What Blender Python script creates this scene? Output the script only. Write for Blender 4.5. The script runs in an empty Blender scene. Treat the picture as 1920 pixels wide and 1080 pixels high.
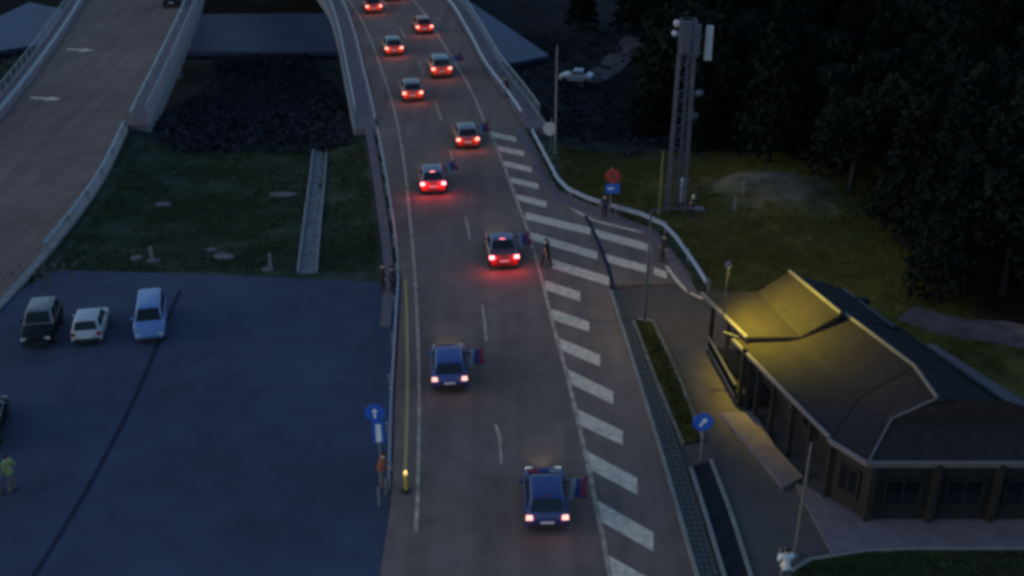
import bpy, bmesh, math, random
import numpy as np
from mathutils import Vector, Matrix, noise

random.seed(7)
rng = np.random.default_rng(7)
scene = bpy.context.scene
COL = scene.collection

# ------------------------------------------------------------------ camera
H, F = 28.5, 2100.0
TH = math.atan(1080 / F)
CT, ST = math.cos(TH), math.sin(TH)
cam = bpy.data.cameras.new("camera")
cam.lens = F / 1920 * 36
cam.sensor_width = 36
cam.clip_end = 6000
camo = bpy.data.objects.new("camera", cam)
COL.objects.link(camo)
camo.location = (0, 0, H)
camo.rotation_euler = (math.pi / 2 - TH, 0, 0)
scene.camera = camo

# ------------------------------------------------------------------ world, sun, exposure
SUN_EL, SUN_AZ = 8.0, -100.0
w = bpy.data.worlds.new("World")
scene.world = w
w.use_nodes = True
nt = w.node_tree
sky = nt.nodes.new("ShaderNodeTexSky")
sky.sky_type = 'NISHITA'
sky.sun_disc = False
sky.sun_elevation = math.radians(SUN_EL)
sky.sun_rotation = math.radians(SUN_AZ)
sky.ozone_density = 3.0
sky.air_density = 1.0
sky.dust_density = 0.8
nt.links.new(sky.outputs[0], nt.nodes["Background"].inputs[0])
nt.nodes["Background"].inputs[1].default_value = 0.12
sun = bpy.data.lights.new("sun", 'SUN')
sun.energy = 0.02
sun.angle = math.radians(15)
sun.color = (1.0, .85, .75)
suno = bpy.data.objects.new("sun", sun)
COL.objects.link(suno)
d = Vector((math.sin(math.radians(SUN_AZ)) * math.cos(math.radians(25)), math.cos(math.radians(SUN_AZ)) * math.cos(math.radians(25)), math.sin(math.radians(25))))
suno.rotation_euler = d.to_track_quat('Z', 'Y').to_euler()
scene.view_settings.view_transform = 'Standard'
scene.view_settings.look = 'None'
scene.view_settings.exposure = 1.15
scene.view_settings.gamma = 1
scene.view_settings.use_curve_mapping = False
scene.cycles.filter_width = 3.5
scene.cycles.use_denoising = True
scene.cycles.max_bounces = 4
scene.cycles.sample_clamp_indirect = 2.0

# ------------------------------------------------------------------ helpers
def at(px, py, z=0.0):
    """photo pixel -> point of the place at height z"""
    u, v = (px - 960) / F, -(py - 540) / F
    dx, dy, dz = u, CT + v * ST, -ST + v * CT
    t = (z - H) / dz
    return Vector((dx * t, dy * t, z))

def sstep(a, b, x):
    t = np.clip((x - a) / (b - a), 0, 1)
    return t * t * (3 - 2 * t)

def mat(name, col, rough=.8, var=.25, scale=3., bump=.3, bscale=40., metal=0., emit=None, estr=0., coat=0., spec=.5, attr=None, big=0., streak=0.):
    m = bpy.data.materials.new(name)
    m.use_nodes = True
    n, l = m.node_tree.nodes, m.node_tree.links
    b = n["Principled BSDF"]
    b.inputs["Roughness"].default_value = rough
    b.inputs["Metallic"].default_value = metal
    b.inputs["Coat Weight"].default_value = coat
    b.inputs["Specular IOR Level"].default_value = spec
    tc = n.new("ShaderNodeTexCoord")
    if emit:
        b.inputs["Base Color"].default_value = (*col, 1)
        b.inputs["Emission Color"].default_value = (*emit, 1)
        b.inputs["Emission Strength"].default_value = estr
        return m
    nz = n.new("ShaderNodeTexNoise")
    nz.inputs["Scale"].default_value = scale
    nz.inputs["Detail"].default_value = 6
    l.new(tc.outputs["Object"], nz.inputs["Vector"])
    mr = n.new("ShaderNodeMapRange")
    mr.inputs[1].default_value, mr.inputs[2].default_value = .3, .7
    mr.inputs[3].default_value, mr.inputs[4].default_value = 1 - var, 1 + var
    l.new(nz.outputs["Fac"], mr.inputs[0])
    val = mr.outputs[0]
    if big:
        n2 = n.new("ShaderNodeTexNoise")
        n2.inputs["Scale"].default_value = .12
        n2.inputs["Detail"].default_value = 4
        l.new(tc.outputs["Object"], n2.inputs["Vector"])
        m2 = n.new("ShaderNodeMapRange")
        m2.inputs[1].default_value, m2.inputs[2].default_value = .3, .7
        m2.inputs[3].default_value, m2.inputs[4].default_value = 1 - big, 1 + big
        l.new(n2.outputs["Fac"], m2.inputs[0])
        mm = n.new("ShaderNodeMath"); mm.operation = 'MULTIPLY'
        l.new(val, mm.inputs[0]); l.new(m2.outputs[0], mm.inputs[1])
        val = mm.outputs[0]
    if streak:
        mp = n.new("ShaderNodeMapping"); mp.inputs["Scale"].default_value = (1.1, .045, 1)
        l.new(tc.outputs["Object"], mp.inputs[0])
        n3 = n.new("ShaderNodeTexNoise"); n3.inputs["Scale"].default_value = 1.; n3.inputs["Detail"].default_value = 3
        l.new(mp.outputs[0], n3.inputs["Vector"])
        m3 = n.new("ShaderNodeMapRange"); m3.inputs[1].default_value, m3.inputs[2].default_value = .3, .7
        m3.inputs[3].default_value, m3.inputs[4].default_value = 1 - streak, 1 + streak
        l.new(n3.outputs["Fac"], m3.inputs[0])
        mm = n.new("ShaderNodeMath"); mm.operation = 'MULTIPLY'
        l.new(val, mm.inputs[0]); l.new(m3.outputs[0], mm.inputs[1]); val = mm.outputs[0]
    mx = n.new("ShaderNodeVectorMath"); mx.operation = 'SCALE'
    if attr:
        a = n.new("ShaderNodeAttribute"); a.attribute_name = attr
        l.new(a.outputs["Color"], mx.inputs[0])
    else:
        mx.inputs[0].default_value = col
    l.new(val, mx.inputs["Scale"])
    l.new(mx.outputs[0], b.inputs["Base Color"])
    if bump:
        nb = n.new("ShaderNodeTexNoise")
        nb.inputs["Scale"].default_value = bscale
        nb.inputs["Detail"].default_value = 3
        l.new(tc.outputs["Object"], nb.inputs["Vector"])
        bp = n.new("ShaderNodeBump")
        bp.inputs["Strength"].default_value = bump
        bp.inputs["Distance"].default_value = .02
        l.new(nb.outputs["Fac"], bp.inputs["Height"])
        l.new(bp.outputs[0], b.inputs["Normal"])
    return m

M = dict(
    road=mat("road_asphalt", (.186, .124, .102), .9, .12, .8, .3, 30, big=.14, spec=.12, streak=.16),  # warm tone stands in for street lamp light on the road
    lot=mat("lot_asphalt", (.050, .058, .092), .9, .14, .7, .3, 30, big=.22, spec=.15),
    fore=mat("forecourt_paving", (.095, .075, .066), .9, .12, 1.2, .3, 25, big=.18, spec=.12),
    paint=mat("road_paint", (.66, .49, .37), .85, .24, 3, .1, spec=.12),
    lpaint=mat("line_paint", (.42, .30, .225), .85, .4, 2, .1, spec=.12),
    ypaint=mat("yellow_paint", (.40, .30, .10), .7, .2, 4, .1),
    seam=mat("tar_seam", (.020, .025, .045), .9, .2, 3, .1, spec=.1),
    conc=mat("concrete", (.17, .16, .16), .85, .2, 2, .3, 30),
    palec=mat("pale_concrete", (.15, .115, .125), .9, .15, 1.5, .3, 30, big=.1, spec=.15),
    kerb=mat("kerb_stone", (.20, .18, .165), .85, .2, 3, .3),
    paver=mat("paver_stone", (.07, .066, .064), .85, .3, 2, .4),
    terrain=mat("ground_cover", (.03, .04, .02), .95, .45, .9, .6, 6, attr="cover", spec=.1, big=.3),
    grass=mat("grass_blade", (.045, .058, .022), .9, .4, 2, 0, spec=.1),
    lamplit_grass=mat("lamplit_grass_blade", (.105, .092, .022), .9, .4, 2, 0, spec=.1),  # yellow lamp light put into the blade colour
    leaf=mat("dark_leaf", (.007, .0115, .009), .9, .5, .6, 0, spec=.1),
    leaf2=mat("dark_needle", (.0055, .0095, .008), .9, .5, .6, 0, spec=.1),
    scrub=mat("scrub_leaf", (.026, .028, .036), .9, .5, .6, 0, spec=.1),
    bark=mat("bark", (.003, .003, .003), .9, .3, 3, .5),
    water=mat("river_water", (.060, .070, .125), .5, .1, .2, .25, 1.2, spec=.12),
    galv=mat("galvanised_steel", (.30, .31, .34), .45, .15, 4, .1, 30, metal=.6),
    mast=mat("mast_steel", (.085, .09, .13), .5, .15, 3, .1, 30, metal=.4),
    panel=mat("antenna_plastic", (.42, .40, .44), .5, .1, 2, .05),
    roof=mat("roof_sheet", (.021, .0165, .0175), .75, .18, 2.5, .5, 14, big=.12, spec=.15),
    ridge=mat("ridge_cap", (.10, .09, .085), .6, .15, 3, .1),
    fascia=mat("fascia_board", (.105, .09, .10), .7, .15, 3, .2),
    wood=mat("dark_timber", (.005, .004, .0035), .8, .35, 3, .4, 20),
    timber=mat("brown_timber", (.009, .006, .005), .8, .3, 3, .4, 20),
    dglass=mat("dark_glass", (.006, .007, .010), .12, .05, 1, 0, spec=.5),
    tyre=mat("tyre_rubber", (.012, .012, .012), .9, .2, 8, .2),
    rim=mat("wheel_rim", (.30, .30, .32), .4, .1, 4, 0, metal=.7),
    plastic=mat("black_plastic", (.015, .015, .017), .6, .2, 6, .1),
    plate=mat("plate_white", (.6, .6, .6), .5, .05, 4, 0),
    red=mat("flag_red", (.17, .012, .03), .85, .1, 6, .1),
    blue=mat("flag_blue", (.02, .03, .13), .85, .1, 6, .1),
    white=mat("flag_white", (.20, .195, .22), .85, .1, 6, .1),
    sblue=mat("sign_blue", (.02, .10, .48), .5, .08, 5, 0),
    swhite=mat("sign_white", (.72, .72, .72), .5, .08, 5, 0),
    sred=mat("sign_red", (.42, .04, .03), .5, .08, 5, 0),
    sgrey=mat("sign_back_grey", (.48, .46, .44), .5, .12, 5, 0, metal=.1),
    skin=mat("skin", (.42, .27, .20), .6, .1, 10, .05),
    cdark=mat("dark_cloth", (.012, .012, .016), .9, .2, 12, .2),
    cnavy=mat("navy_cloth", (.012, .016, .04), .9, .2, 12, .2),
    cred=mat("red_cloth", (.22, .06, .04), .9, .2, 12, .2),
    cgrey=mat("grey_cloth", (.10, .10, .11), .9, .2, 12, .2),
    cwhite=mat("white_cloth", (.55, .54, .54), .9, .1, 12, .2),
    cviz=mat("hi_vis_cloth", (.26, .30, .10), .85, .15, 12, .2),
    cpink=mat("mauve_cloth", (.16, .11, .12), .9, .2, 12, .2),
    hair=mat("dark_hair", (.012, .010, .009), .8, .3, 20, .3),
    cap=mat("pale_cap", (.50, .52, .48), .8, .1, 12, .1),
    ypost=mat("yellow_plastic", (.50, .34, .03), .6, .1, 5, 0),
    tail=mat("tail_light_lit", (.3, .02, .02), .4, emit=(1, .30, .24), estr=1.6),
    tailw=mat("tail_light_pale", (.3, .05, .04), .4, emit=(1, .52, .46), estr=.75),
    brake=mat("brake_light_lit", (.3, .02, .02), .4, emit=(1, .22, .24), estr=3.0),
    taild=mat("tail_light_off", (.25, .015, .015), .3, .05, 4, 0),
    head=mat("headlight_lit", (.8, .8, .8), .3, emit=(1, .85, .55), estr=.12),
    olive=mat("olive_paint", (.13, .14, .06), .6, .2, 4, .1),
    beacon=mat("beacon_lit", (.8, .6, .2), .3, emit=(1, .62, .22), estr=.35),
    lampglow=mat("lamp_lens_lit", (.8, .7, .4), .3, emit=(1, .72, .15), estr=.5),
)
PAINTS = {}
def paint(name, col, rough=.35):
    if name not in PAINTS:
        PAINTS[name] = mat(name, col, rough, .04, 2, 0, coat=.5)
    return PAINTS[name]

class MB:
    def __init__(s):
        s.v, s.f, s.m = [], [], []
    def add(s, vs, fs, mi=0):
        o = len(s.v)
        s.v += [tuple(p) for p in vs]
        s.f += [tuple(i + o for i in f) for f in fs]
        s.m += [mi] * len(fs)
        return s
    def box(s, c, size, mi=0, rot=None, taper=1.0):
        x, y, z = [k / 2 for k in size]
        vs = [Vector((sx * x * (taper if sz > 0 else 1), sy * y * (taper if sz > 0 else 1), sz * z)) for sz in (-1, 1) for sy in (-1, 1) for sx in (-1, 1)]
        if rot is not None:
            vs = [rot @ p for p in vs]
        c = Vector(c)
        return s.add([p + c for p in vs], [(0, 2, 3, 1), (4, 5, 7, 6), (0, 1, 5, 4), (2, 6, 7, 3), (0, 4, 6, 2), (1, 3, 7, 5)], mi)
    def tube(s, pts, rad, n=8, mi=0):
        pts = [Vector(p) for p in pts]
        if not hasattr(rad, '__len__'):
            rad = [rad] * len(pts)
        vs, fs = [], []
        for i, p in enumerate(pts):
            t = (pts[min(i + 1, len(pts) - 1)] - pts[max(i - 1, 0)]).normalized()
            a = t.orthogonal().normalized() if i == 0 else (a - t * a.dot(t)).normalized()
            b = t.cross(a)
            for k in range(n):
                g = 2 * math.pi * k / n
                vs.append(p + (a * math.cos(g) + b * math.sin(g)) * rad[i])
        for i in range(len(pts) - 1):
            for k in range(n):
                k2 = (k + 1) % n
                fs.append((i * n + k, i * n + k2, (i + 1) * n + k2, (i + 1) * n + k))
        fs.append(tuple(range(n))[::-1])
        fs.append(tuple((len(pts) - 1) * n + k for k in range(n)))
        return s.add(vs, fs, mi)
    def prism(s, poly, z0, z1, mi=0):
        """poly: xy list counter-clockwise or not; z0/z1 numbers or functions"""
        f0 = z0 if callable(z0) else (lambda x, y: z0)
        f1 = z1 if callable(z1) else (lambda x, y: z1)
        n = len(poly)
        area = sum(poly[i][0] * poly[(i + 1) % n][1] - poly[(i + 1) % n][0] * poly[i][1] for i in range(n))
        if area < 0:
            poly = poly[::-1]
        vs = [(p[0], p[1], f0(p[0], p[1])) for p in poly] + [(p[0], p[1], f1(p[0], p[1])) for p in poly]
        fs = [tuple(range(n))[::-1], tuple(range(n, 2 * n))]
        fs += [(i, (i + 1) % n, n + (i + 1) % n, n + i) for i in range(n)]
        return s.add(vs, fs, mi)
    def slab(s, pts, t, mi=0):
        """3-D outline given thickness t straight down"""
        n = len(pts)
        c = [tuple(p) for p in pts]
        area = sum(c[i][0] * c[(i + 1) % n][1] - c[(i + 1) % n][0] * c[i][1] for i in range(n))
        if area < 0:
            c = c[::-1]
        vs = [(p[0], p[1], p[2] - t) for p in c] + c
        fs = [tuple(range(n))[::-1], tuple(range(n, 2 * n))]
        fs += [(i, (i + 1) % n, n + (i + 1) % n, n + i) for i in range(n)]
        return s.add(vs, fs, mi)
    def strip(s, L, R, t, mi=0):
        """ribbon between two point rows, thickness t"""
        n = len(L)
        vs = [tuple(p) for p in L] + [tuple(p) for p in R] + [(p[0], p[1], p[2] - t) for p in L] + [(p[0], p[1], p[2] - t) for p in R]
        fs = []
        for i in range(n - 1):
            fs.append((i, n + i, n + i + 1, i + 1))
            fs.append((2 * n + i, 2 * n + i + 1, 3 * n + i + 1, 3 * n + i))
            fs.append((i, i + 1, 2 * n + i + 1, 2 * n + i))
            fs.append((n + i, 3 * n + i, 3 * n + i + 1, n + i + 1))
        fs.append((0, 2 * n, 3 * n, n)); fs.append((n - 1, 2 * n - 1, 4 * n - 1, 3 * n - 1))
        return s.add(vs, fs, mi)
    def lathe(s, prof, n=16, mi=0, axis='Z', c=(0, 0, 0)):
        vs, fs = [], []
        for r, h in prof:
            for k in range(n):
                g = 2 * math.pi * k / n
                p = (r * math.cos(g), r * math.sin(g), h)
                if axis == 'X': p = (p[2], p[0], p[1])
                if axis == 'Y': p = (p[0], -p[2], p[1])
                vs.append((p[0] + c[0], p[1] + c[1], p[2] + c[2]))
        for i in range(len(prof) - 1):
            for k in range(n):
                k2 = (k + 1) % n
                fs.append((i * n + k, i * n + k2, (i + 1) * n + k2, (i + 1) * n + k))
        fs.append(tuple(range(n))[::-1]); fs.append(tuple((len(prof) - 1) * n + k for k in range(n)))
        return s.add(vs, fs, mi)
    def mesh(s, name, mats, smooth=False, fix=True):
        me = bpy.data.meshes.new(name)
        me.from_pydata(s.v, [], s.f)
        for m_ in (mats if isinstance(mats, (list, tuple)) else [mats]):
            me.materials.append(m_)
        me.polygons.foreach_set("material_index", s.m)
        if fix:
            bm = bmesh.new(); bm.from_mesh(me)
            bmesh.ops.recalc_face_normals(bm, faces=bm.faces)
            bm.to_mesh(me); bm.free()
        if smooth:
            me.shade_smooth()
            me.set_sharp_from_angle(angle=math.radians(smooth if smooth is not True else 40))
        me.update()
        return me
    def build(s, name, mats, parent=None, smooth=False):
        return link(name, s.mesh(name, mats, smooth), parent)

def link(name, me, parent=None, loc=None):
    o = bpy.data.objects.new(name, me)
    COL.objects.link(o)
    if parent is not None:
        o.parent = parent
    if loc is not None:
        o.location = loc
    return o

def empty(name, loc=(0, 0, 0), rz=0.):
    o = bpy.data.objects.new(name, None)
    COL.objects.link(o)
    o.location = loc
    o.rotation_euler = (0, 0, rz)
    o.empty_display_size = .3
    return o

def tag(o, label=None, cat=None, group=None, kind=None):
    if label: o["label"] = label
    if cat: o["category"] = cat
    if group: o["group"] = group
    if kind: o["kind"] = kind
    return o

KIDS = {}
def copy_tree(o, parent=None):
    c = o.copy(); COL.objects.link(c)
    if parent is not None: c.parent = parent
    for ch in list(o.children):
        copy_tree(ch, c)
    return c

def rowxy(pairs, z=0.0):
    return [at(p[0], p[1], z) for p in pairs]

def resample(pts, step):
    pts = [Vector(p) for p in pts]
    out, acc = [pts[0].copy()], 0.
    for a, b in zip(pts, pts[1:]):
        L = (b - a).length
        s_ = step - acc
        while s_ <= L:
            out.append(a.lerp(b, s_ / L)); s_ += step
        acc = L - (s_ - step)
    if (out[-1] - pts[-1]).length > .3 * step: out.append(pts[-1].copy())
    else: out[-1] = pts[-1].copy()
    return out

def smooth_line(pts, step=2.):
    """Catmull-Rom through the points, then even steps"""
    P = [Vector(p) for p in pts]
    P = [P[0] * 2 - P[1]] + P + [P[-1] * 2 - P[-2]]
    o = []
    for i in range(1, len(P) - 2):
        a, b, c, d_ = P[i - 1:i + 3]
        for k in range(8):
            t = k / 8
            o.append(.5 * ((2 * b) + (c - a) * t + (2 * a - 5 * b + 4 * c - d_) * t * t + (3 * b - a - 3 * c + d_) * t ** 3))
    o.append(P[-2])
    return resample(o, step)

def offset(pts, dist):
    """move a line to its right-hand side by dist"""
    o = []
    for i, p in enumerate(pts):
        t = (pts[min(i + 1, len(pts) - 1)] - pts[max(i - 1, 0)]); t.z = 0; t.normalize()
        o.append(p + Vector((t.y, -t.x, 0)) * dist)
    return o

def V2(y, x): return Vector((x, y, 0))

# ------------------------------------------------------------------ lines of the roads (metres)
LEFTLINE = smooth_line([V2(y, x) for y, x in ((34.5, -3.76), (36.1, -3.81), (44, -4.32), (50.6, -4.89), (58.1, -5.64), (65.85, -6.55), (75.4, -7.74), (86.25, -9.4), (98.3, -11.72), (111.5, -14.5), (125.5, -18.2), (150, -26.5), (180, -39), (215, -56))])
RIGHTLINE = smooth_line([V2(y, x) for y, x in ((20, 4.0), (32.6, 3.61), (35.8, 3.42), (39.4, 3.2), (45.9, 2.69), (50.6, 2.21), (57.4, 1.59), (63.4, .95), (68, .30), (77, -.97), (83.6, -2.10), (93.5, -3.75), (107.4, -6.75), (122.9, -10.3), (150, -18.8), (180, -31), (215, -48))])
MIDLINE = smooth_line([V2(y, x) for y, x in ((20, -.05), (39.2, -.46), (41.8, -.72), (49.5, -1.30), (53.2, -1.6), (62.2, -2.58), (65.4, -2.98), (74.9, -4.17), (77.1, -4.47), (84.3, -5.55), (89, -6.37), (98.3, -8.05), (111.5, -11), (125.5, -14.6), (150, -22.7), (180, -35), (215, -52))], 1.)
LRAIL = smooth_line([V2(y, x) for y, x in ((37.0, -5.05), (44, -5.6), (51, -6.05), (58.1, -6.6), (70, -8.4), (82.4, -10.5), (98, -13.4), (111.5, -16), (125.5, -19.4), (150, -27.8), (180, -40.4), (215, -57.5))])
RRAIL = smooth_line([V2(y, x) for y, x in ((54.9, 10.7), (57.5, 10.35), (62.96, 9.2), (65.5, 6.5), (67.3, 4.5), (69.4, 3.3), (74, 2.5), (81.75, 1.22), (90, -.5), (98.3, -2.4), (111, -4.6), (125.5, -7.7), (150, -16), (180, -28), (215, -45))])
L2RIGHT = smooth_line([V2(y, x) for y, x in ((36, -29.2), (51.7, -27.7), (68.5, -27.9), (83, -29.8), (104, -32.8), (125.5, -36.2), (150, -41.5), (180, -50), (215, -62))])
L2LEFT = smooth_line([V2(y, x) for y, x in ((36, -39.2), (51.7, -38.3), (68.5, -38.6), (83, -39.9), (104, -43.2), (125.5, -47.4), (150, -53), (180, -62), (215, -74))])

def lx(line, y):
    ys = [p.y for p in line]; xs = [p.x for p in line]
    return np.interp(y, ys, xs)
_rr = sorted(RRAIL, key=lambda p: p.y)

# ------------------------------------------------------------------ river outline and terrain
RIVER = [at(*p, -10.)[:2] for p in ((-160, 40), (0, 30), (55, 4), (200, 34), (345, 27), (640, 24), (760, 12), (870, -4), (940, 42), (1030, 104), (960, 118), (800, 106), (640, 97), (345, 97), (250, 92), (120, 76), (-160, 120))]
RP = np.array([(p[0], p[1]) for p in RIVER])
def poly_sd(x, y, P):
    x = np.asarray(x, float); y = np.asarray(y, float)
    d = np.full(x.shape, 1e9); ins = np.zeros(x.shape, bool)
    for (ax, ay), (bx, by) in zip(P, np.roll(P, -1, 0)):
        ex, ey = bx - ax, by - ay
        t = np.clip(((x - ax) * ex + (y - ay) * ey) / (ex * ex + ey * ey), 0, 1)
        d = np.minimum(d, np.hypot(x - ax - t * ex, y - ay - t * ey))
        c = ((ay > y) != (by > y)) & (x < ex * (y - ay) / (ey if abs(ey) > 1e-9 else 1e-9) + ax)
        ins ^= c
    return np.where(ins, -d, d)

def height(x, y):
    x = np.asarray(x, float); y = np.asarray(y, float)
    h = -.30 - 1.0 * sstep(57.5, 80, y) * sstep(4, -2, x - lx(LEFTLINE, y))
    valley = -8.6 * sstep(80, 134, y)
    right = sstep(0, 3, x - lx(_rr, np.clip(y, 55, 215)))
    vr = -8.6 * sstep(70, 122, y)
    h = h + np.where(right > .5, vr, valley)
    h = h + 4.5 * sstep(172, 215, y)
    # bank under the left carriageway and under the main road, this side of the valley
    for a, b in ((L2LEFT, L2RIGHT), (LRAIL, _rr)):
        lo, hi = lx(a, y), lx(b, y)
        dd = np.maximum(np.maximum(lo - x, x - hi), 0)
        k = sstep(5, 0, dd) * sstep(94, 84, y)
        h = h * (1 - k) + (-.30) * k
    # wooded hillside on the right
    hx = x - (24 + .10 * np.clip(y - 50, 0, 200))
    h = h + .42 * np.clip(hx, 0, 60) * sstep(40, 70, y) + 0.1 * np.clip(hx - 60, 0, 300)
    # a low mound of earth beyond the mast
    h = h + 1.6 * np.exp(-(((x - 17.5) / 4.5) ** 2 + ((y - 68) / 5.) ** 2))
    rs = poly_sd(x, y, RP)
    h = np.where(rs < 14, h * sstep(0, 14, rs) + (-11.2) * (1 - sstep(-4, 10, rs)) + (-9.4) * (sstep(-4, 10, rs) - sstep(0, 14, rs)), h)
    flat = (y < 57) & (x > -60) & (x < 24)
    return np.where(flat, np.minimum(h, -.30), h)

def hz(x, y): return float(height(x, y))
def hit(px, py):
    """first meeting of a pixel's sight line with the ground"""
    a, b = at(px, py, 10.), at(px, py, -14.)
    for k in range(600):
        p = a.lerp(b, k / 599)
        if p.z <= hz(p.x, p.y): break
    return Vector((p.x, p.y, hz(p.x, p.y)))

def axis(lo, hi, fine, far):
    a = list(np.arange(lo, hi + fine, fine)); s_ = fine; l, h_ = a[0], a[-1]
    pre, post = [], []
    while l > -far:
        s_ *= 1.5; l -= s_; pre.append(l)
    s_ = fine
    while h_ < far:
        s_ *= 1.5; h_ += s_; post.append(h_)
    return np.array(pre[::-1] + a + post)
gx, gy = axis(-80, 90, 1., 2500), axis(15, 215, 1., 2500)
X, Y = np.meshgrid(gx, gy)
Z = height(X, Y)
Zn = np.array([noise.noise((float(a) * .35, float(b) * .35, 0)) for a, b in zip(X.ravel(), Y.ravel())]).reshape(X.shape)
Zn2 = np.array([noise.noise((float(a) * .09, float(b) * .09, 4)) for a, b in zip(X.ravel(), Y.ravel())]).reshape(X.shape)
Z = Z + np.where((Y > 57) & (Z > -10), .12 * Zn, 0)
nx, ny = len(gx), len(gy)
idx = np.arange(nx * ny).reshape(ny, nx)
quads = np.stack([idx[:-1, :-1], idx[:-1, 1:], idx[1:, 1:], idx[1:, :-1]], -1).reshape(-1, 4)
me = bpy.data.meshes.new("ground")
me.from_pydata(np.stack([X, Y, Z], -1).reshape(-1, 3).tolist(), [], quads.tolist())
# what covers the ground where: grass, bare earth, scrub soil, leaf litter
def mixc(c, a, k): return c * (1 - k[..., None]) + np.array(a) * k[..., None]
cov = np.zeros((ny, nx, 3)) + np.array((.05, .054, .034))
between = sstep(0, 2, X - lx(L2RIGHT, Y)) * sstep(0, 2, lx(LRAIL, Y) - X)
cov = mixc(cov, (.016, .017, .021), sstep(79.5, 83, Y + 1.2 * Zn) * sstep(3, -3, X - lx(_rr, np.clip(Y, 56, 215)) + 3))      # scrub soil of the ravine
cov = mixc(cov, (.028, .024, .026), sstep(.1, .5, Zn2 + .3 * Zn) * sstep(57.5, 59, Y) * sstep(63.5, 60, Y) * between * .7)     # bare patches by the lot
cov = mixc(cov, (.014, .012, .009), sstep(155, 165, Y))
cov = mixc(cov, (.024, .022, .012), sstep(-34, -44, X) * sstep(82, 90, Y) * sstep(150, 130, Y))
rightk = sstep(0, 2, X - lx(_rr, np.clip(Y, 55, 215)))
cov = mixc(cov, (.115, .090, .024), rightk * sstep(80, 72, Y))  # bank grass, with yellow lamp light mixed into its colour
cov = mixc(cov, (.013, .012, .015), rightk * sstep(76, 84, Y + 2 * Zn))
cov = mixc(cov, (.016, .015, .015), rightk * sstep(.0, .4, Zn2) * sstep(110, 120, Y))
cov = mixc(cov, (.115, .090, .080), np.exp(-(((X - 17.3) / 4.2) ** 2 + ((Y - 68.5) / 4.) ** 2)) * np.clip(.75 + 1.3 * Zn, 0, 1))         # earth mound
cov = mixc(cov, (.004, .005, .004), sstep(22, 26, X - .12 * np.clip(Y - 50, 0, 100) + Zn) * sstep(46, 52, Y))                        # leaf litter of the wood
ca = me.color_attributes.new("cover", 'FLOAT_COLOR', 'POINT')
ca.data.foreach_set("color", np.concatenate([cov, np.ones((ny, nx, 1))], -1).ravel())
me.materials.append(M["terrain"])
me.shade_smooth()
ground = tag(link("ground", me), kind="structure")
river = MB().prism([tuple(p) for p in RIVER], -10.6, -10.).build("river", M["water"])
tag(river, kind="structure")

# dirt tracks
def ribbon(name, line, wd, mt, lift, zf=None, t=.06):
    line = smooth_line(line, 1.5)
    L, R = offset(line, -wd / 2), offset(line, wd / 2)
    for p in L + R:
        p.z = (zf(p) if zf else hz(p.x, p.y)) + lift
    o = MB().strip(L, R, t).build(name, mt)
    return tag(o, kind="structure")
M["dirt"] = mat("dirt_track", (.105, .080, .085), .95, .35, .8, .5, 8, spec=.1, big=.2)
ribbon("dirt_track", [hit(*p) for p in ((1075, 158), (1125, 142), (1160, 110), (1195, 72))], 3.4, M["dirt"], .14, t=.3)
ribbon("dirt_track", [at(*p, -.3) for p in ((1985, 668), (1920, 640), (1850, 625), (1770, 612), (1700, 588))], 2.2, M["dirt"], .10, t=.2)

# ------------------------------------------------------------------ asphalt
def span(line, y0, y1):
    return [p.copy() for p in line if y0 - .01 <= p.y <= y1 + .01]
ys = [20] + list(np.arange(24, 215, 2.))
def road_left(y): return lx(LRAIL, y) + (.15 if y > 37 else .15)
def road_right(y):
    if y < 56: return float(np.interp(y, (20, 32.2, 39.8, 55, 56), (7.2, 6.85, 6.46, 5.46, 5.4)))
    if y < 69.4: return float(np.interp(y, (56, 57, 62.9, 63.1, 69.4), (10.1, 10.2, 9.0, 8.9, 3.2)))
    return lx(_rr, y) - .15
ysr = sorted(set(ys + [55.2, 55.8, 56.4, 57, 63, 64, 65, 66, 67, 68, 69.5]))
Ls = [Vector((road_left(y), y, .02)) for y in ysr]
Rs = [Vector((road_right(y), y, .02)) for y in ysr]
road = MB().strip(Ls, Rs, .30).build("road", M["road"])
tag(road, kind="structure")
y2 = list(np.arange(36, 215, 2.))
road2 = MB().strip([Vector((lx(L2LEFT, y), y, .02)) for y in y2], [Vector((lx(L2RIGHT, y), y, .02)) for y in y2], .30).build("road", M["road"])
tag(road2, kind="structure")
lot_poly = [(-27.6, 20), (-27.6, 50), (-27.3, 55), (-26.2, 57.7), (-16, 57.0), (-7.2, 56.1), (-6.2, 55.5), (-6.0, 51), (-5.5, 44), (-4.95, 37), (-4.6, 20)]
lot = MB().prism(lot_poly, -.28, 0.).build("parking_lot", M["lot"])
tag(lot, kind="structure")
MB().prism([(-70, -4), (-70, 20), (40, 20), (40, -4)], -.31, -.004).build("ground", M["lot"]).__setitem__("kind", "structure")
# forecourt right of the road
fore_poly = [(7.25, 20), (6.9, 32.2), (6.5, 39.8), (5.5, 55.1), (9.9, 55.9), (10.6, 54.6), (12.2, 47), (22.5, 44.5), (26, 36), (26, 20)]
fore = MB().prism(fore_poly, -.28, .01).build("forecourt", M["fore"])
tag(fore, kind="structure")

# ------------------------------------------------------------------ markings (children of the road)
def quadmark(name, pts, mt, par, t=.012, z=.032):
    o = MB().slab([Vector((p[0], p[1], z)) for p in pts], t).build(name, mt, par)
    return o
def linemark(name, line, wd, mt, par, z=.032):
    return MB().strip([Vector((p.x, p.y, z)) for p in offset(line, -wd / 2)], [Vector((p.x, p.y, z)) for p in offset(line, wd / 2)], .012).build(name, mt, par)
linemark("edge_line", LEFTLINE, .17, M["lpaint"], road)
linemark("edge_line", RIGHTLINE, .19, M["lpaint"], road)
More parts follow.
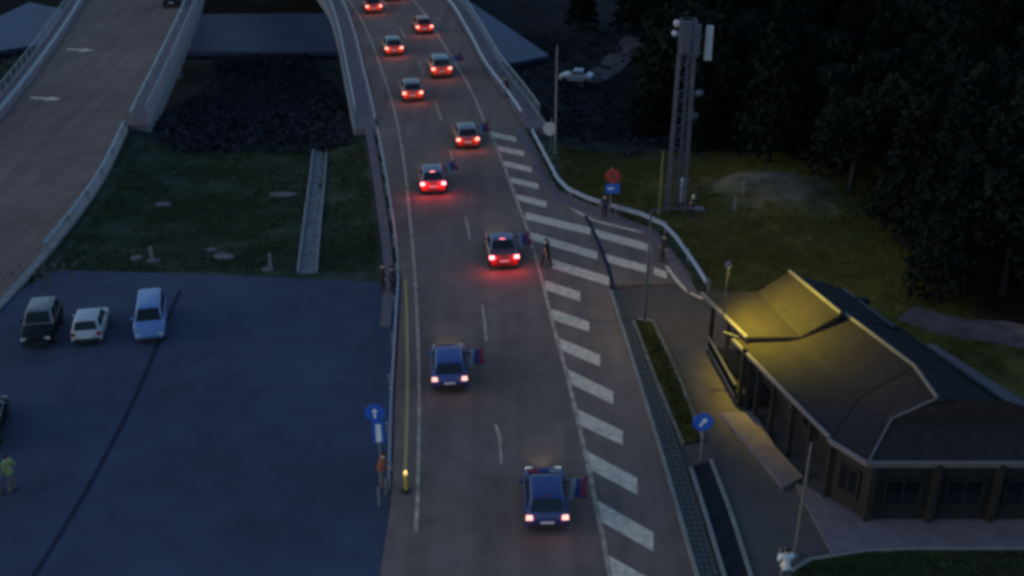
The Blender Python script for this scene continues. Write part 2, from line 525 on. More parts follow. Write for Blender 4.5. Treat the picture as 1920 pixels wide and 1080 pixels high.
# lane dashes
ml = resample(MIDLINE, .5)
def arc_from(y0): return min(range(len(ml)), key=lambda i: abs(ml[i].y - y0))
for y0, y1 in ((38.9, 41.9), (49.3, 53.3), (62, 65.5), (74.6, 77.3), (84.3, 88.8), (97, 101), (109, 113), (121, 125), (133, 137), (145, 149), (25.5, 29.5)):
    seg = ml[arc_from(y0):arc_from(y1) + 1]
    linemark("lane_dash", seg, .14, M["lpaint"], road)
# hatching
HATCH = [((920, 252), (968, 262), 9), ((932, 278), (983, 289), 9), ((945, 307), (997, 319), 10), ((958, 338), (1010, 350), 10), ((968, 370), (1025, 384), 11),
         ((985, 405), (1107, 434), 13), ((1115, 437), (1220, 466), 14), ((995, 443), (1120, 480), 14), ((1135, 484), (1212, 505), 14), ((1226, 508), (1250, 517), 13),
         ((1035, 495), (1142, 528), 16), ((1022, 535), (1088, 557), 17), ((1030, 588), (1105, 613), 19), ((1048, 645), (1125, 677), 21), ((1064, 705), (1150, 747), 24),
         ((1083, 782), (1168, 822), 27), ((1100, 862), (1195, 913), 31), ((1120, 957), (1225, 1017), 35), ((1140, 1062), (1262, 1130), 40)]
for (a, b, th) in HATCH:
    q = [at(a[0], a[1] - th / 2), at(b[0], b[1] - th / 2), at(b[0], b[1] + th / 2), at(a[0], a[1] + th / 2)]
    quadmark("hatch_stripe", q, M["paint"], road, z=.0285)
# joint across the branch and its edge line
linemark("expansion_joint", [at(*p) for p in ((1098, 405), (1118, 445), (1138, 495), (1152, 545))], .22, M["seam"], road, .036)
linemark("edge_line", smooth_line([at(*p) for p in ((1050, 372), (1075, 392), (1110, 412), (1170, 428), (1222, 440))], 1.), .22, M["paint"], road)
linemark("edge_line", smooth_line([at(*p) for p in ((1250, 500), (1268, 525), (1290, 548), (1318, 560))], .8), .20, M["paint"], road)
# arrows on the empty carriageway
for cx, cy in ((86, 185), (151, 94)):
    c = at(cx, cy)
    o = MB()
    tip = Vector((-1.35, .25, 0)); tail = Vector((1.35, -.25, 0))
    dirv = (tail - tip).normalized(); nrm = Vector((-dirv.y, dirv.x, 0))
    pts = [c + tip + nrm * .22, c + tip - nrm * .22, c + tip + dirv * 1.5 - nrm * .22, c + tip + dirv * 1.5 - nrm * .62, c + tail, c + tip + dirv * 1.5 + nrm * .62, c + tip + dirv * 1.5 + nrm * .22]
    o.slab([Vector((p.x, p.y, .034)) for p in pts], .012).build("road_arrow", M["paint"], road2)
# seam in the lot, temporary yellow line by the rail
seam = smooth_line([at(*p) for p in ((338, 545), (312, 605), (288, 665), (262, 725), (232, 790), (200, 850), (165, 915), (120, 990), (60, 1085))], 1.)
linemark("tar_seam", seam, .20, M["seam"], lot, .012)
linemark("yellow_edge_line", offset(span(LEFTLINE, 37, 57), -.55), .16, M["ypaint"], road)

# ------------------------------------------------------------------ kerbs, paver strip, planted strip
def kerb(line, wd=.16, z1=.14, name="kerb", mt=None):
    L, R = offset(line, -wd / 2), offset(line, wd / 2)
    for p in L + R: p.z = z1
    o = MB().strip(L, R, z1 + .1).build(name, mt or M["kerb"])
    return tag(o, kind="structure")
K1 = smooth_line([at(*p) for p in ((1145, 547), (1190, 690), (1240, 850), (1305, 1075), (1320, 1125))], 1.)
K2a = smooth_line([at(*p) for p in ((1187, 603), (1232, 720), (1280, 835))], 1.)
K2b = smooth_line([at(*p) for p in ((1295, 880), (1325, 975), (1355, 1075), (1370, 1125))], 1.)
K3a = smooth_line([at(*p) for p in ((1224, 606), (1268, 700), (1318, 828))], 1.)
K3b = smooth_line([at(*p) for p in ((1332, 865), (1368, 960), (1400, 1060), (1420, 1125))], 1.)
kerb(K1)
kerb(K2a); kerb(K2b); kerb(K3a); kerb(K3b)
kerb([at(1196, 601), at(1226, 606)], .22)
M["wetsoil"] = mat("dark_strip_soil", (.018, .019, .026), .95, .3, 2, .5, 10, spec=.1)
M["soil"] = mat("strip_soil", (.020, .024, .014), .95, .4, 2, .5, 10, spec=.1)
for a, b in ((K2a, K3a), (K2b, K3b)):
    n_ = min(len(a), len(b))
    L = offset(a, .08)[:n_]; R = offset(b, -.08)[:n_]
    for p in L + R: p.z = .09
    s_ = MB().strip(L, R, .12).build("planted_strip", M["soil"] if a is K2a else M["wetsoil"]); tag(s_, kind="structure")
base = MB().strip([Vector((p.x + .09, p.y, .05)) for p in K1], [Vector((p.x + .80, p.y, .05)) for p in K1], .1).build("paved_strip", M["seam"])
tag(base, kind="structure")
pm = [MB().box((0, 0, 0), (.205, .27, .06), taper=.92).mesh("paver", M["paver"]) for _ in range(1)][0]
kk = resample(K1, .32)
for i, p in enumerate(kk[:-1]):
    t = (kk[i + 1] - p); ang = math.atan2(-t.x, t.y)
    for k in range(3):
        q = p + Vector((.235 + k * .235, 0, .072 + random.uniform(-.008, .012)))
        o = link("paver", pm, base, q + t * .5); o.rotation_euler = (random.uniform(-.03, .03), random.uniform(-.03, .03), ang + random.uniform(-.05, .05))

# ------------------------------------------------------------------ bridges
def bridge_deck(a, b, y0, y1, label):
    yy = list(np.arange(y0, y1, 3.))
    L = [Vector((lx(a, y) - 1.5, y, -.03)) for y in yy]; R = [Vector((lx(b, y) + 1.5, y, -.03)) for y in yy]
    root = empty("road_bridge", (0, 0, 0))
    tag(root, label, "bridge", "road bridges over the river")
    L2 = [p + Vector((0, 0, -.26)) for p in L]; R2 = [p + Vector((0, 0, -.26)) for p in R]
    MB().strip(L2, R2, 1.1).build("deck", M["conc"], root)
    for S, s_ in ((L, 1), (R, -1)):
        inner = [p + Vector((1.55 * s_, 0, .17)) for p in S]; outer = [p + Vector((0, 0, .17)) for p in S]
        MB().strip(outer if s_ > 0 else inner, inner if s_ > 0 else outer, .42).build("walkway", M["palec"], root)
        o2 = [p + Vector((-.22 * s_, 0, .22)) for p in S]; i2 = [p + Vector((-.01 * s_, 0, .22)) for p in S]
        MB().strip(o2 if s_ > 0 else i2, i2 if s_ > 0 else o2, 1.0).build("edge_beam", M["conc"], root)
    for y in (128, 176):
        cx = (lx(a, y) + lx(b, y)) / 2
        for dx in (-3, 3):
            MB().box((cx + dx, y, -7.2), (1.2, 1.2, 11.5)).build("pier", M["conc"], root)
    return root
bridge_deck(LRAIL, _rr, 82, 214, "bridge carrying the busy road with the line of cars over the dark river")
bridge_deck(L2LEFT, L2RIGHT, 83, 214, "bridge carrying the empty carriageway on the left")

# ------------------------------------------------------------------ guard rails
post_me = MB().box((0, 0, .36), (.10, .14, .80)).mesh("post", M["galv"])
def guard_rail(line, label, z=0., side=1, group="steel guard rails along the roads"):
    line = resample(line, 1.)
    root = empty("guard_rail", line[0])
    tag(root, label, "guard rail", group)
    c0 = line[0].copy()
    prof = [(.00, .48), (.07, .53), (.00, .60), (.00, .64), (.07, .71), (.00, .77)]
    rows = []
    for off, zz in prof:
        r = offset(line, off * side)
        rows.append([Vector((p.x, p.y, zz + z)) - Vector((c0.x, c0.y, c0.z)) for p in r])
    mb = MB()
    n_ = len(line)
    th = .03
    back = [[p + (q - p) for p, q in zip(r, r)] for r in rows]
    vs, fs = [], []
    for r in rows: vs += r
    for off, zz in prof:
        r = offset(line, (off - th) * side)
        vs += [Vector((p.x, p.y, zz + z)) - Vector((c0.x, c0.y, c0.z)) for p in r]
    K = len(prof)
    for j in range(K - 1):
        for i in range(n_ - 1):
            a = j * n_ + i
            fs.append((a, a + 1, a + n_ + 1, a + n_))
            b = (K + j) * n_ + i
            fs.append((b, b + n_, b + n_ + 1, b + 1))
    for i in range(n_ - 1):
        fs.append(((K - 1) * n_ + i, (K - 1) * n_ + i + 1, (2 * K - 1) * n_ + i + 1, (2 * K - 1) * n_ + i))
        fs.append((i, K * n_ + i, K * n_ + i + 1, i + 1))
    mb.add(vs, fs).build("beam", M["galv"], root, smooth=30)
    for p in resample(offset(line, -.12 * side), 4.):
        o = link("post", post_me, root, Vector((p.x, p.y, z)) - Vector((c0.x, c0.y, c0.z)))
    return root
guard_rail(span(LRAIL, 36, 82), "steel guard rail between the parking lot and the busy road", 0, 1)
guard_rail(span(LRAIL, 82.5, 200), "guard rail on the left edge of the busy bridge, nearest the queue of cars", .14, 1)
guard_rail([p for p in RRAIL if p.y <= 82], "guard rail bending outward round the hatched branch, ending by the building", 0, -1)
guard_rail([p for p in RRAIL if 82.5 <= p.y <= 200], "guard rail on the right edge of the busy bridge", .14, -1)
guard_rail(span(L2RIGHT, 58, 83), "short guard rail on the right edge of the empty carriageway above the grass", 0, -1)
guard_rail(span(offset(L2RIGHT, .15), 83.5, 200), "guard rail on the right edge of the empty bridge", .14, -1)
guard_rail(span(L2LEFT, 50, 83), "guard rail on the left edge of the empty carriageway near the frame's left side", 0, 1)
guard_rail(span(offset(L2LEFT, -.15), 83.5, 200), "guard rail on the left edge of the empty bridge", .14, 1)
kerb([p for p in span(L2RIGHT, 38, 83)], .5, .10, "kerb", M["conc"])
kerb([p for p in offset(span(L2LEFT, 50, 83), -1.0)], .4, .10, "kerb", M["conc"])
kerb(offset(span(LRAIL, 50, 84), -.55), .55, .08, "kerb", M["palec"])
kerb([p for p in offset(RRAIL, -.75) if p.y <= 82], .5, .10, "kerb", M["palec"])

rpost = MB().box((0, 0, .55), (.06, .06, 1.1)).mesh("post", M["galv"])
def railing(line, label):
    line = resample(line, 1.5)
    c0 = line[0].copy(); c0.z = .17
    root = empty("bridge_railing", c0)
    tag(root, label, "railing", "pedestrian railings on the bridges")
    for zz, rr in ((1.08, .045), (.75, .02), (.45, .02), (.15, .02)):
        MB().tube([Vector((p.x, p.y, .17 + zz)) - c0 for p in line], rr, 6).build("rail", M["galv"], root, smooth=60)
    for p in resample(line, 2.):
        link("post", rpost, root, Vector((p.x, p.y, .17)) - c0)
    return root
railing(span(offset(LRAIL, -1.4), 82.5, 190), "tubular railing on the outer left edge of the busy bridge")
railing([p for p in offset(RRAIL, 1.4) if 82.5 <= p.y <= 190], "tubular railing on the outer right edge of the busy bridge")
railing(span(offset(L2RIGHT, 1.4), 83.5, 190), "tubular railing on the right edge of the empty bridge, facing the ravine")
railing(span(offset(L2LEFT, -1.4), 83.5, 190), "tubular railing on the far left edge of the empty bridge")

# ------------------------------------------------------------------ building
bl = empty("restaurant_building", (13., 42., 0))
tag(bl, "long low timber building with stepped hipped roof and porch beside the road", "building")
BO = Vector((13., 42., 0))
def bp(mb, name, mt, smooth=False):
    mb.v = [tuple(Vector(v) - BO) for v in mb.v]
    return mb.build(name, mt, bl, smooth)
# roof corner points: (photo sight line, height)
A1, A2 = at(1318, 548, 3.3), at(1404, 632, 3.3)
Ab1, Ab2 = at(1420, 547, 3.65), at(1500, 631, 3.65)
Ar1, Ar2 = at(1480, 510, 4.7), at(1576, 589, 4.7)
Ae1, Ae2 = at(1580, 541, 3.2), at(1676, 613, 3.2)
Am1, Am2 = Ar1.lerp(Ae1, .5), Ar2.lerp(Ae2, .5)
B1, B2 = at(1378, 636, 2.95), at(1560, 818, 3.05)
Bb1, Bb2 = at(1470, 634, 3.35), at(1612, 744, 3.55)
Br1, Br2 = at(1584, 590, 4.5), at(1714, 688, 4.5)
Be1, Be2 = at(1690, 622, 3.1), at(1800, 700, 3.1)
C1, C2, C3 = at(1557, 822, 3.0), at(1629, 866, 3.0), at(1935, 866, 3.0)
Ck1, Ck2 = at(1672, 786, 3.65), at(1990, 786, 3.65)
Ap = at(1757, 748, 4.5)
Cb = at(1890, 752, 4.5)
Ce = at(1960, 815, 3.0)
def roofpart(faces, name, t=.16):
    mb = MB()
    for f in faces: mb.slab(f, t)
    return bp(mb, name, M["roof"])
roofpart([[A1, A2, Ab2, Ab1], [Ab1, Ab2, Ar2, Ar1]], "roof_slope")
roofpart([[Ar1, Ar2, Ae2, Ae1]], "roof_slope")
dn = Vector((0, 0, -.03))
roofpart([[B1, B2, Bb2, Bb1], [Bb1, Bb2, Br2, Br1]], "roof_slope")
roofpart([[Br1, Br2, Be2, Be1]], "roof_slope")
roofpart([[C1, C2, Ck1, Bb2 + dn], [Bb2 + dn, Ck1, Ap, Br2 + dn]], "roof_slope")
roofpart([[C2, C3, Ck2, Ck1], [Ck1, Ck2, Cb, Ap]], "roof_slope")
roofpart([[Br2 + dn, Ap, Cb, Ce, Be2 + dn]], "roof_slope")
# gablet at the end of the ridge
g0, g1, g2 = Ap.lerp(Ck1, .38), Ap.lerp(Ck2, .16), Ap + Vector((.25, -.25, .16))
mb = MB(); mb.add([g0 + Vector((0, -.05, .05)), g1 + Vector((0, -.05, .05)), g2, (g0 + g1) / 2 + Vector((0, .5, .02))], [(0, 1, 2), (0, 2, 3), (1, 3, 2), (0, 3, 1)])
bp(mb, "gablet", M["wood"])
def cap(a, b, r=.085, up=.06, mt="ridge", name="ridge_cap"):
    u_ = Vector((0, 0, up)); bp(MB().tube([a + u_, a.lerp(b, .5) + u_, b + u_], r, 6), name, M[mt])
cap(Ar1, Ar2); cap(Br1, Br2); cap(Br2, Ap)
cap(Ae1, Ae2, .06, .02); cap(Ck1, C2, .045, .03); cap(Ck1, Ap, .045, .03)
def fascia(a, b, h_=.24, dz=-.12, off=.05, mt="fascia"):
    dv = (b - a); dv.z = 0; dv.normalize(); nn = Vector((-dv.y, dv.x, 0))
    if nn.dot(Vector((-1, -.4, 0))) < 0: nn = -nn
    mb = MB(); z_ = Vector((0, 0, 1))
    p = [a + nn * off, b + nn * off, b - nn * .0, a - nn * .0]
    vs = [q + z_ * (dz - h_ / 2) for q in p] + [q + z_ * (dz + h_ / 2 + .0) for q in p]
    mb.add(vs, [(0, 1, 2, 3), (4, 7, 6, 5), (0, 4, 5, 1), (1, 5, 6, 2), (2, 6, 7, 3), (3, 7, 4, 0)])
    bp(mb, "fascia", M[mt])
def gutter(a, b): bp(MB().tube([a + Vector((-.07, -.03, -.03)), b + Vector((-.07, -.03, -.03))], .09, 8), "gutter", M["fascia"], smooth=60)
for a, b in ((A1, A2), (B1, B2), (C1, C2), (C2, C3)):
    fascia(a, b); gutter(a, b)
fascia(A2, Ab2, .26, -.16, .04, "timber"); fascia(Ab2, Ar2, .22, -.16, .04, "timber")
# walls
def wall(pts, z0, z1, name="wall", mt="wood", th=.2, boards=True):
    a, b = Vector(pts[0]), Vector(pts[1])
    dv = (b - a); L = dv.length; dv.normalize(); nn = Vector((-dv.y, dv.x, 0))
    mb = MB(); n_ = max(1, int(L / .45))
    for i in range(n_):
        p, q = a + dv * (L * i / n_ + .008), a + dv * (L * (i + 1) / n_ - .008)
        o = nn * random.uniform(-.01, .01)
        mb.prism([(p + o)[:2], (q + o)[:2], (q + o + nn * th)[:2], (p + o + nn * th)[:2]], z0, z1)
    return bp(mb, name, M[mt])
W0 = Vector((11.2, 48.3, 0)); W1 = Vector((13.3, 38.2, 0)); W2 = Vector((12.75, 36.75, 0)); W3 = Vector((13.95, 35.2, 0)); W4 = Vector((21.0, 35.2, 0)); W5 = Vector((21.0, 38.6, 0)); W6 = Vector((17.3, 48.0, 0))
wall((W0, W1), .1, 3.2)
wall((W1, W2), .1, 2.9)
wall((W2, W3), .1, 2.92)
wall((W3, W4), .1, 2.92)
wall((W4, W5), .1, 2.9)
wall((W5, W6), .1, 2.9)
wall((W6, W0), .1, 3.3)
# corner posts, windows and a door
for p in (W2, W3, Vector((16.4, 35.15, 0)), Vector((18.8, 35.15, 0)), W4):
    bp(MB().box((p.x, p.y - .06, 1.5), (.24, .24, 2.8)), "corner_post", M["timber"])
def window(c, dv, wd, hh, z):
    dv = Vector(dv).normalized(); nn = Vector((dv.y, -dv.x, 0))
    rot = Matrix(((dv.x, nn.x, 0), (dv.y, nn.y, 0), (0, 0, 1)))
    c = Vector(c) + nn * .05
    mb = MB()
    for dx, dz, sx, sz in ((-wd / 2, 0, .09, hh), (wd / 2, 0, .09, hh), (0, hh / 2, wd + .09, .09), (0, -hh / 2, wd + .09, .09), (0, 0, .06, hh)):
        mb.box(c + dv * dx + Vector((0, 0, z + dz)), (sx, .09, sz), rot=rot)
    f = bp(mb, "window", M["wood"])
    g = MB().box(c + Vector((0, 0, z)) - BO, (wd - .05, .03, hh - .05), rot=rot).build("pane", M["dglass"], f)
dvl = (W1 - W0)
for k in (.2, .42, .80):
    window(W0.lerp(W1, k), dvl, 1.3, 1.2, 1.55)
window(W2.lerp(W3, .5), W3 - W2, .9, 1.2, 1.5)
for x in (15.2, 17.6, 19.9):
    window((x, 35.18, 0), (1, 0, 0), 1.4, 1.2, 1.5)
dv = dvl.normalized(); rot = Matrix(((dv.x, dv.y, 0), (dv.y, -dv.x, 0), (0, 0, 1)))
dp = W0.lerp(W1, .61)
door = bp(MB().box((dp.x - .08, dp.y, 1.15), (1.0, .1, 2.1), rot=rot), "door", M["timber"])
MB().box(Vector((dp.x - .17, dp.y - .35, 1.1)) - BO, (.03, .05, .2)).build("handle", M["galv"], door)
# porch: floor, posts, balustrade
P0, P1 = Vector((9.75, 48.3, 0)), Vector((10.35, 43.4, 0))
bp(MB().prism([P0[:2], P1[:2], (12.0, 43.5), (11.1, 48.2)], 0, .32), "porch_floor", M["timber"])
for k in (0, .5, 1):
    p = P0.lerp(P1, k)
    bp(MB().box((p.x + .1, p.y, 1.65), (.18, .18, 3.05)), "porch_post", M["wood"])
for z_, h_ in ((1.05, .09), (.45, .06)):
    bp(MB().tube([P0.lerp(P1, .02) + Vector((-.06, 0, z_)), P0.lerp(P1, .95) + Vector((-.06, 0, z_))], h_ / 1.6, 6), "porch_rail", M["fascia"])
for k in np.linspace(.06, .92, 16):
    p = P0.lerp(P1, k)
    bp(MB().box((p.x - .02, p.y, .7), (.12, .05, .62)), "baluster", M["wood"])
for k in (.0, .14, .36, .62, .86):
    p = Vector((10.75, 43.3, 0)).lerp(Vector((12.55, 37.4, 0)), k)
    bp(MB().box((p.x, p.y, 1.5), (.2, .2, 2.95)), "porch_post", M["wood"])
# added floodlight on an unseen bracket at the eaves, giving the roof yellow light
fp = Vector((9.75, 45.1, 6.4)); fa = Vector((10.45, 44.7, 2.95))
bp(MB().tube([fa, Vector((9.75, 45.0, 3.1)), Vector((9.65, 44.95, 3.9)), fp + Vector((-.05, 0, .1))], .035, 6), "added_flood_bracket", M["mast"])
fdir = (Vector((12.2, 44.9, 3.5)) - fp).normalized()
frot = fdir.to_track_quat('-Z', 'Y').to_matrix()
fh = bp(MB().box(fp - fdir * .10, (.34, .26, .12), rot=frot), "added_flood_head", M["mast"])
MB().box(fp - fdir * .03 - BO, (.30, .22, .02), rot=frot).build("lens", M["lampglow"], fh)
_l = bpy.data.lights.new("added_flood_light", 'SPOT'); _l.color = (1., .82, .05); _l.energy = 1950; _l.shadow_soft_size = .10; _l.spot_size = math.radians(118); _l.spot_blend = 1.
_o = bpy.data.objects.new("added_flood_light", _l); COL.objects.link(_o); _o.parent = bl; _o.location = fp + fdir * .03 - BO; _o.rotation_euler = fdir.to_track_quat('-Z', 'Y').to_euler()
# terrace and pavement
tp = [at(*p, .2)[:2] for p in ((1352, 774), (1412, 771), (1432, 800), (1452, 835), (1484, 870), (1506, 893), (1468, 913), (1425, 858), (1390, 820))]
tag(MB().prism(tp, -.1, .2).build("terrace", M["palec"]), kind="structure")
pv = [at(*p, .12)[:2] for p in ((1490, 905), (1540, 925), (1640, 955), (1990, 955), (1990, 1024), (1700, 1024), (1620, 1028), (1560, 1036))]
tag(MB().prism(pv, -.1, .12).build("pavement", M["palec"]), kind="structure")
lawn = [at(*p, .05)[:2] for p in ((1488, 1068), (1520, 1050), (1562, 1043), (1620, 1034), (1700, 1030), (1990, 1030), (1990, 1180), (1460, 1180))]
M["lawn"] = mat("lawn_ground", (.032, .036, .020), .95, .45, 1.5, .6, 9, spec=.1, big=.3)
tag(MB().prism(lawn, -.1, .05).build("lawn", M["lawn"]), kind="structure")
kerb([at(*p) for p in ((1486, 1072), (1518, 1052), (1562, 1045), (1620, 1036), (1700, 1032), (1990, 1032))], .14, .12)
back = [at(*p, -.05)[:2] for p in ((1735, 648), (1790, 690), (1860, 745), (1990, 850), (1990, 790), (1880, 728), (1800, 676), (1750, 645))]
tag(MB().prism(back, -.3, -.02).build("back_path", M["palec"]), kind="structure")

# ------------------------------------------------------------------ cars
def ring(y, wd, zb, zm, zt):
    h_ = [(0, zb), (wd * .86, zb), (wd * .98, zb + .10), (wd, (zb + zm) / 2 + .02), (wd * .985, zm), (wd * .90, zt - .015), (wd * .5, zt + .012), (0, zt + .018)]
    r = [Vector((x, y, z)) for x, z in h_]
    return r + [Vector((-p.x, p.y, p.z)) for p in r[-2:0:-1]]
def loft(mb, rings, mi=0):
    n_ = len(rings[0]); vs = [p for r in rings for p in r]; fs = []
    for i in range(len(rings) - 1):
        for k in range(n_):
            k2 = (k + 1) % n_
            fs.append((i * n_ + k, (i + 1) * n_ + k, (i + 1) * n_ + k2, i * n_ + k2))
    fs.append(tuple(range(n_))); fs.append(tuple((len(rings) - 1) * n_ + k for k in range(n_))[::-1])
    mb.add(vs, fs, mi)
def lerp3(a, b, t): return Vector(a).lerp(Vector(b), t)
SHAPES = {
    # L, half width, roof height, cabin bottom rear/front, cabin top rear/front, rear deck height, bonnet heights
    "hatchback": dict(L=4.1, w=.87, top=1.50, b=(.10, 3.02), t=(.52, 2.20), deck=.96, hood=(.96, .88, .76), low=.22),
    "sedan": dict(L=4.5, w=.89, top=1.45, b=(.78, 3.20), t=(1.35, 2.40), deck=.98, hood=(.95, .88, .74), low=.21),
    "suv": dict(L=4.4, w=.92, top=1.70, b=(.08, 3.15), t=(.42, 2.42), deck=1.08, hood=(1.08, 1.0, .88), low=.28),
    "van": dict(L=4.7, w=.95, top=1.92, b=(.04, 3.85), t=(.18, 3.00), deck=1.12, hood=(1.14, 1.02, .84), low=.26),
}
for _s in SHAPES.values():
    _s["L"] *= .87; _s["b"] = tuple(v * .87 for v in _s["b"]); _s["t"] = tuple(v * .87 for v in _s["t"])
SHAPES["van"].update(w=.88, top=1.78)
TYRE = MB().lathe([(.20, -.10), (.30, -.10), (.325, -.07), (.325, .07), (.30, .10), (.20, .10)], 20, axis='X').mesh("tyre", M["tyre"], 40)
_rm = MB().lathe([(.21, -.085), (.21, .085)], 16, axis='X')
for k in range(5):
    g = k * 2 * math.pi / 5
    for sx in (-.09, .09):
        _rm.box((sx, .10 * math.cos(g), .10 * math.sin(g)), (.03, .05, .20), rot=Matrix.Rotation(g - math.pi / 2, 3, 'X'))
RIM = _rm.mesh("rim", M["rim"])
WHEEL = MB().lathe([(.07, -.112), (.07, .112)], 10, axis='X').mesh("wheel", M["plastic"])
CARMESH = {}
def car_meshes(kind, pt, roofpt=None):
    key = (kind, pt.name, roofpt.name if roofpt else "")
    if key in CARMESH: return CARMESH[key]
    s_ = SHAPES[kind]; L, W, T, low = s_["L"], s_["w"], s_["top"], s_["low"]
    (b0, b1), (t0, t1) = s_["b"], s_["t"]; dk = s_["deck"]; h0, h1, h2 = s_["hood"]
    R = {}
    mb = MB()
    loft(mb, [ring(.0, W * .80, .40, .60, .68), ring(.03, W * .92, .32, dk - .30, dk - .16), ring(.10, W * .97, low + .04, dk - .16, dk - .04), ring(.45, W, low, dk - .10, dk),
              ring(b1 - .6, W, low, dk - .10, (dk + h0) / 2), ring(b1, W * .995, low, h0 - .08, h0), ring((b1 + L) / 2, W * .97, low, h1 - .08, h1),
              ring(L - .28, W * .91, low + .02, h2 - .08, h2), ring(L - .08, W * .80, low + .06, h2 - .16, h2 - .10), ring(L, W * .62, .34, h2 - .26, h2 - .2)])
    R["body"] = (mb.mesh("body", pt, 35), pt)
    # greenhouse
    zb = dk - .03; wb, wt = W * .93, W * .72
    q = lambda y, x, z: Vector((x, y, z))
    cb = MB()
    rings = []
    for f, cz in ((0, 0), (.5, .0), (.88, 0), (.97, 0), (1, 0)):
        y0 = b0 + (t0 - b0) * f ** 1.0; y1 = b1 + (t1 - b1) * f; ww = wb + (wt - wb) * f; z = zb + (T - zb) * (f if f < .9 else f)
        ins = .0 if f < .95 else (.05 if f < .99 else .14)
        pts = []
        for sx, yy in ((-1, y0 + ins), (-1, y1 - ins), (1, y1 - ins), (1, y0 + ins)):
            pts.append((sx * (ww - ins * .6), yy))
        r = []
        c_ = .16 * 1
        for i in range(4):
            p, n2, p2 = Vector(pts[i]), Vector(pts[(i + 1) % 4]), Vector(pts[i - 1])
            r.append(p + (p2 - p).normalized() * c_); r.append(p + ((p2 - p).normalized() + (n2 - p).normalized()) * c_ * .28); r.append(p + (n2 - p).normalized() * c_)
        rings.append([Vector((p.x, p.y, z)) for p in r])
    loft(cb, rings)
    R["roof"] = (cb.mesh("roof", roofpt or pt, 35), None)
    def pane(p, th, nm):
        c0 = sum((Vector(x) for x in p), Vector()) / 4
        nn = (Vector(p[1]) - Vector(p[0])).cross(Vector(p[3]) - Vector(p[0])).normalized()
        mbx = MB(); vs = [Vector(x) - nn * .02 for x in p] + [Vector(x) + nn * th for x in p]
        mbx.add(vs, [(0, 3, 2, 1), (4, 5, 6, 7), (0, 1, 5, 4), (1, 2, 6, 5), (2, 3, 7, 6), (3, 0, 4, 7)])
        return mbx.mesh(nm, M["dglass"])
    def gp(fy, fz, sx, rear=True):   # point on the greenhouse: along it, up it
        y0 = b0 + (t0 - b0) * fz; y1 = b1 + (t1 - b1) * fz
        ww = wb + (wt - wb) * fz
        return Vector((sx * ww, y0 + (y1 - y0) * fy, zb + (T - zb) * fz))
    a, b = .14, .88
    def ins(p, k): p = p.copy(); p.x *= k; return p
    R["rear_window"] = (pane([ins(gp(0, a, -1), .84), ins(gp(0, a, 1), .84), ins(gp(0, b, 1), .84), ins(gp(0, b, -1), .84)], .014, "rear_window"), None)
    R["windscreen"] = (pane([ins(gp(1, a, 1), .88), ins(gp(1, a, -1), .88), ins(gp(1, b, -1), .86), ins(gp(1, b, 1), .86)], .014, "windscreen"), None)
    sw = []
    for sx in (-1, 1):
        for f0, f1 in ((.08, .47), (.51, .90)):
            p = [gp(f0, a, sx), gp(f1, a, sx), gp(f1 - .02, b, sx), gp(f0 + .02, b, sx)]
            if sx > 0: p = [p[1], p[0], p[3], p[2]]
            sw.append(pane(p if sx < 0 else p, .014, "side_window"))
    R["side_window"] = sw
    tl = []
    for sx in (-1, 1):
        zt = dk - .15
        m_ = MB().box((0, 0, 0), (.27, .13, .17), taper=.85)
        m_.v = [(sx * (W * .80) + v[0], .055 + v[1], zt + v[2]) for v in m_.v]
        tl.append(m_)
    R["tail"] = tl
    hl = []
    for sx in (-1, 1):
        m_ = MB().box((sx * W * .68, L - .10, h2 - .17), (.34, .14, .14), taper=.8); hl.append(m_)
    R["head"] = hl
    R["hl_pos"] = (L + .05, h2 - .15)
    R["rear_bumper"] = (MB().box((0, -.02, low + .22), (W * 1.72, .14, .20), taper=.93).mesh("rear_bumper", pt if "red" in pt.name else M["plastic"]), None)  # red bodies: bumper takes the same painted tail-light glow
    R["front_bumper"] = (MB().box((0, L - .03, low + .16), (W * 1.4, .14, .18), taper=.93).mesh("front_bumper", M["plastic"]), None)
    R["number_plate"] = (MB().box((0, -.035, low + .40), (.52, .03, .11)).mesh("number_plate", M["plate"]), None)
    R["mirror"] = [MB().box((sx * (W + .07), b1 - .55, dk + .06), (.20, .10, .13), taper=.8).mesh("side_mirror", pt) for sx in (-1, 1)]
    R["door"] = []
    bl_ = MB().box((0, t0 + .06, T - .035), (.32, .05, .05))
    R["stop"] = bl_
    CARMESH[key] = R
    return R
def lampdata(name, typ, col, en, rad=.04, **k):
    l = bpy.data.lights.new(name, typ); l.color = col; l.energy = en; l.shadow_soft_size = rad
    for a, b in k.items(): setattr(l, a, b)
    return l
HEADSPOT = lampdata("headlight_beam", 'SPOT', (1, .88, .50), 26, .06, spot_size=math.radians(75), spot_blend=1.)
TAILPT = lampdata("tail_light_glow", 'POINT', (1, .17, .03), 6.0, .05)
DIMPT = lampdata("tail_light_faint_glow", 'POINT', (1, .16, .10), .9, .05)
BRAKEPT = lampdata("brake_light_glow", 'POINT', (1, .05, .06), 16, .05)
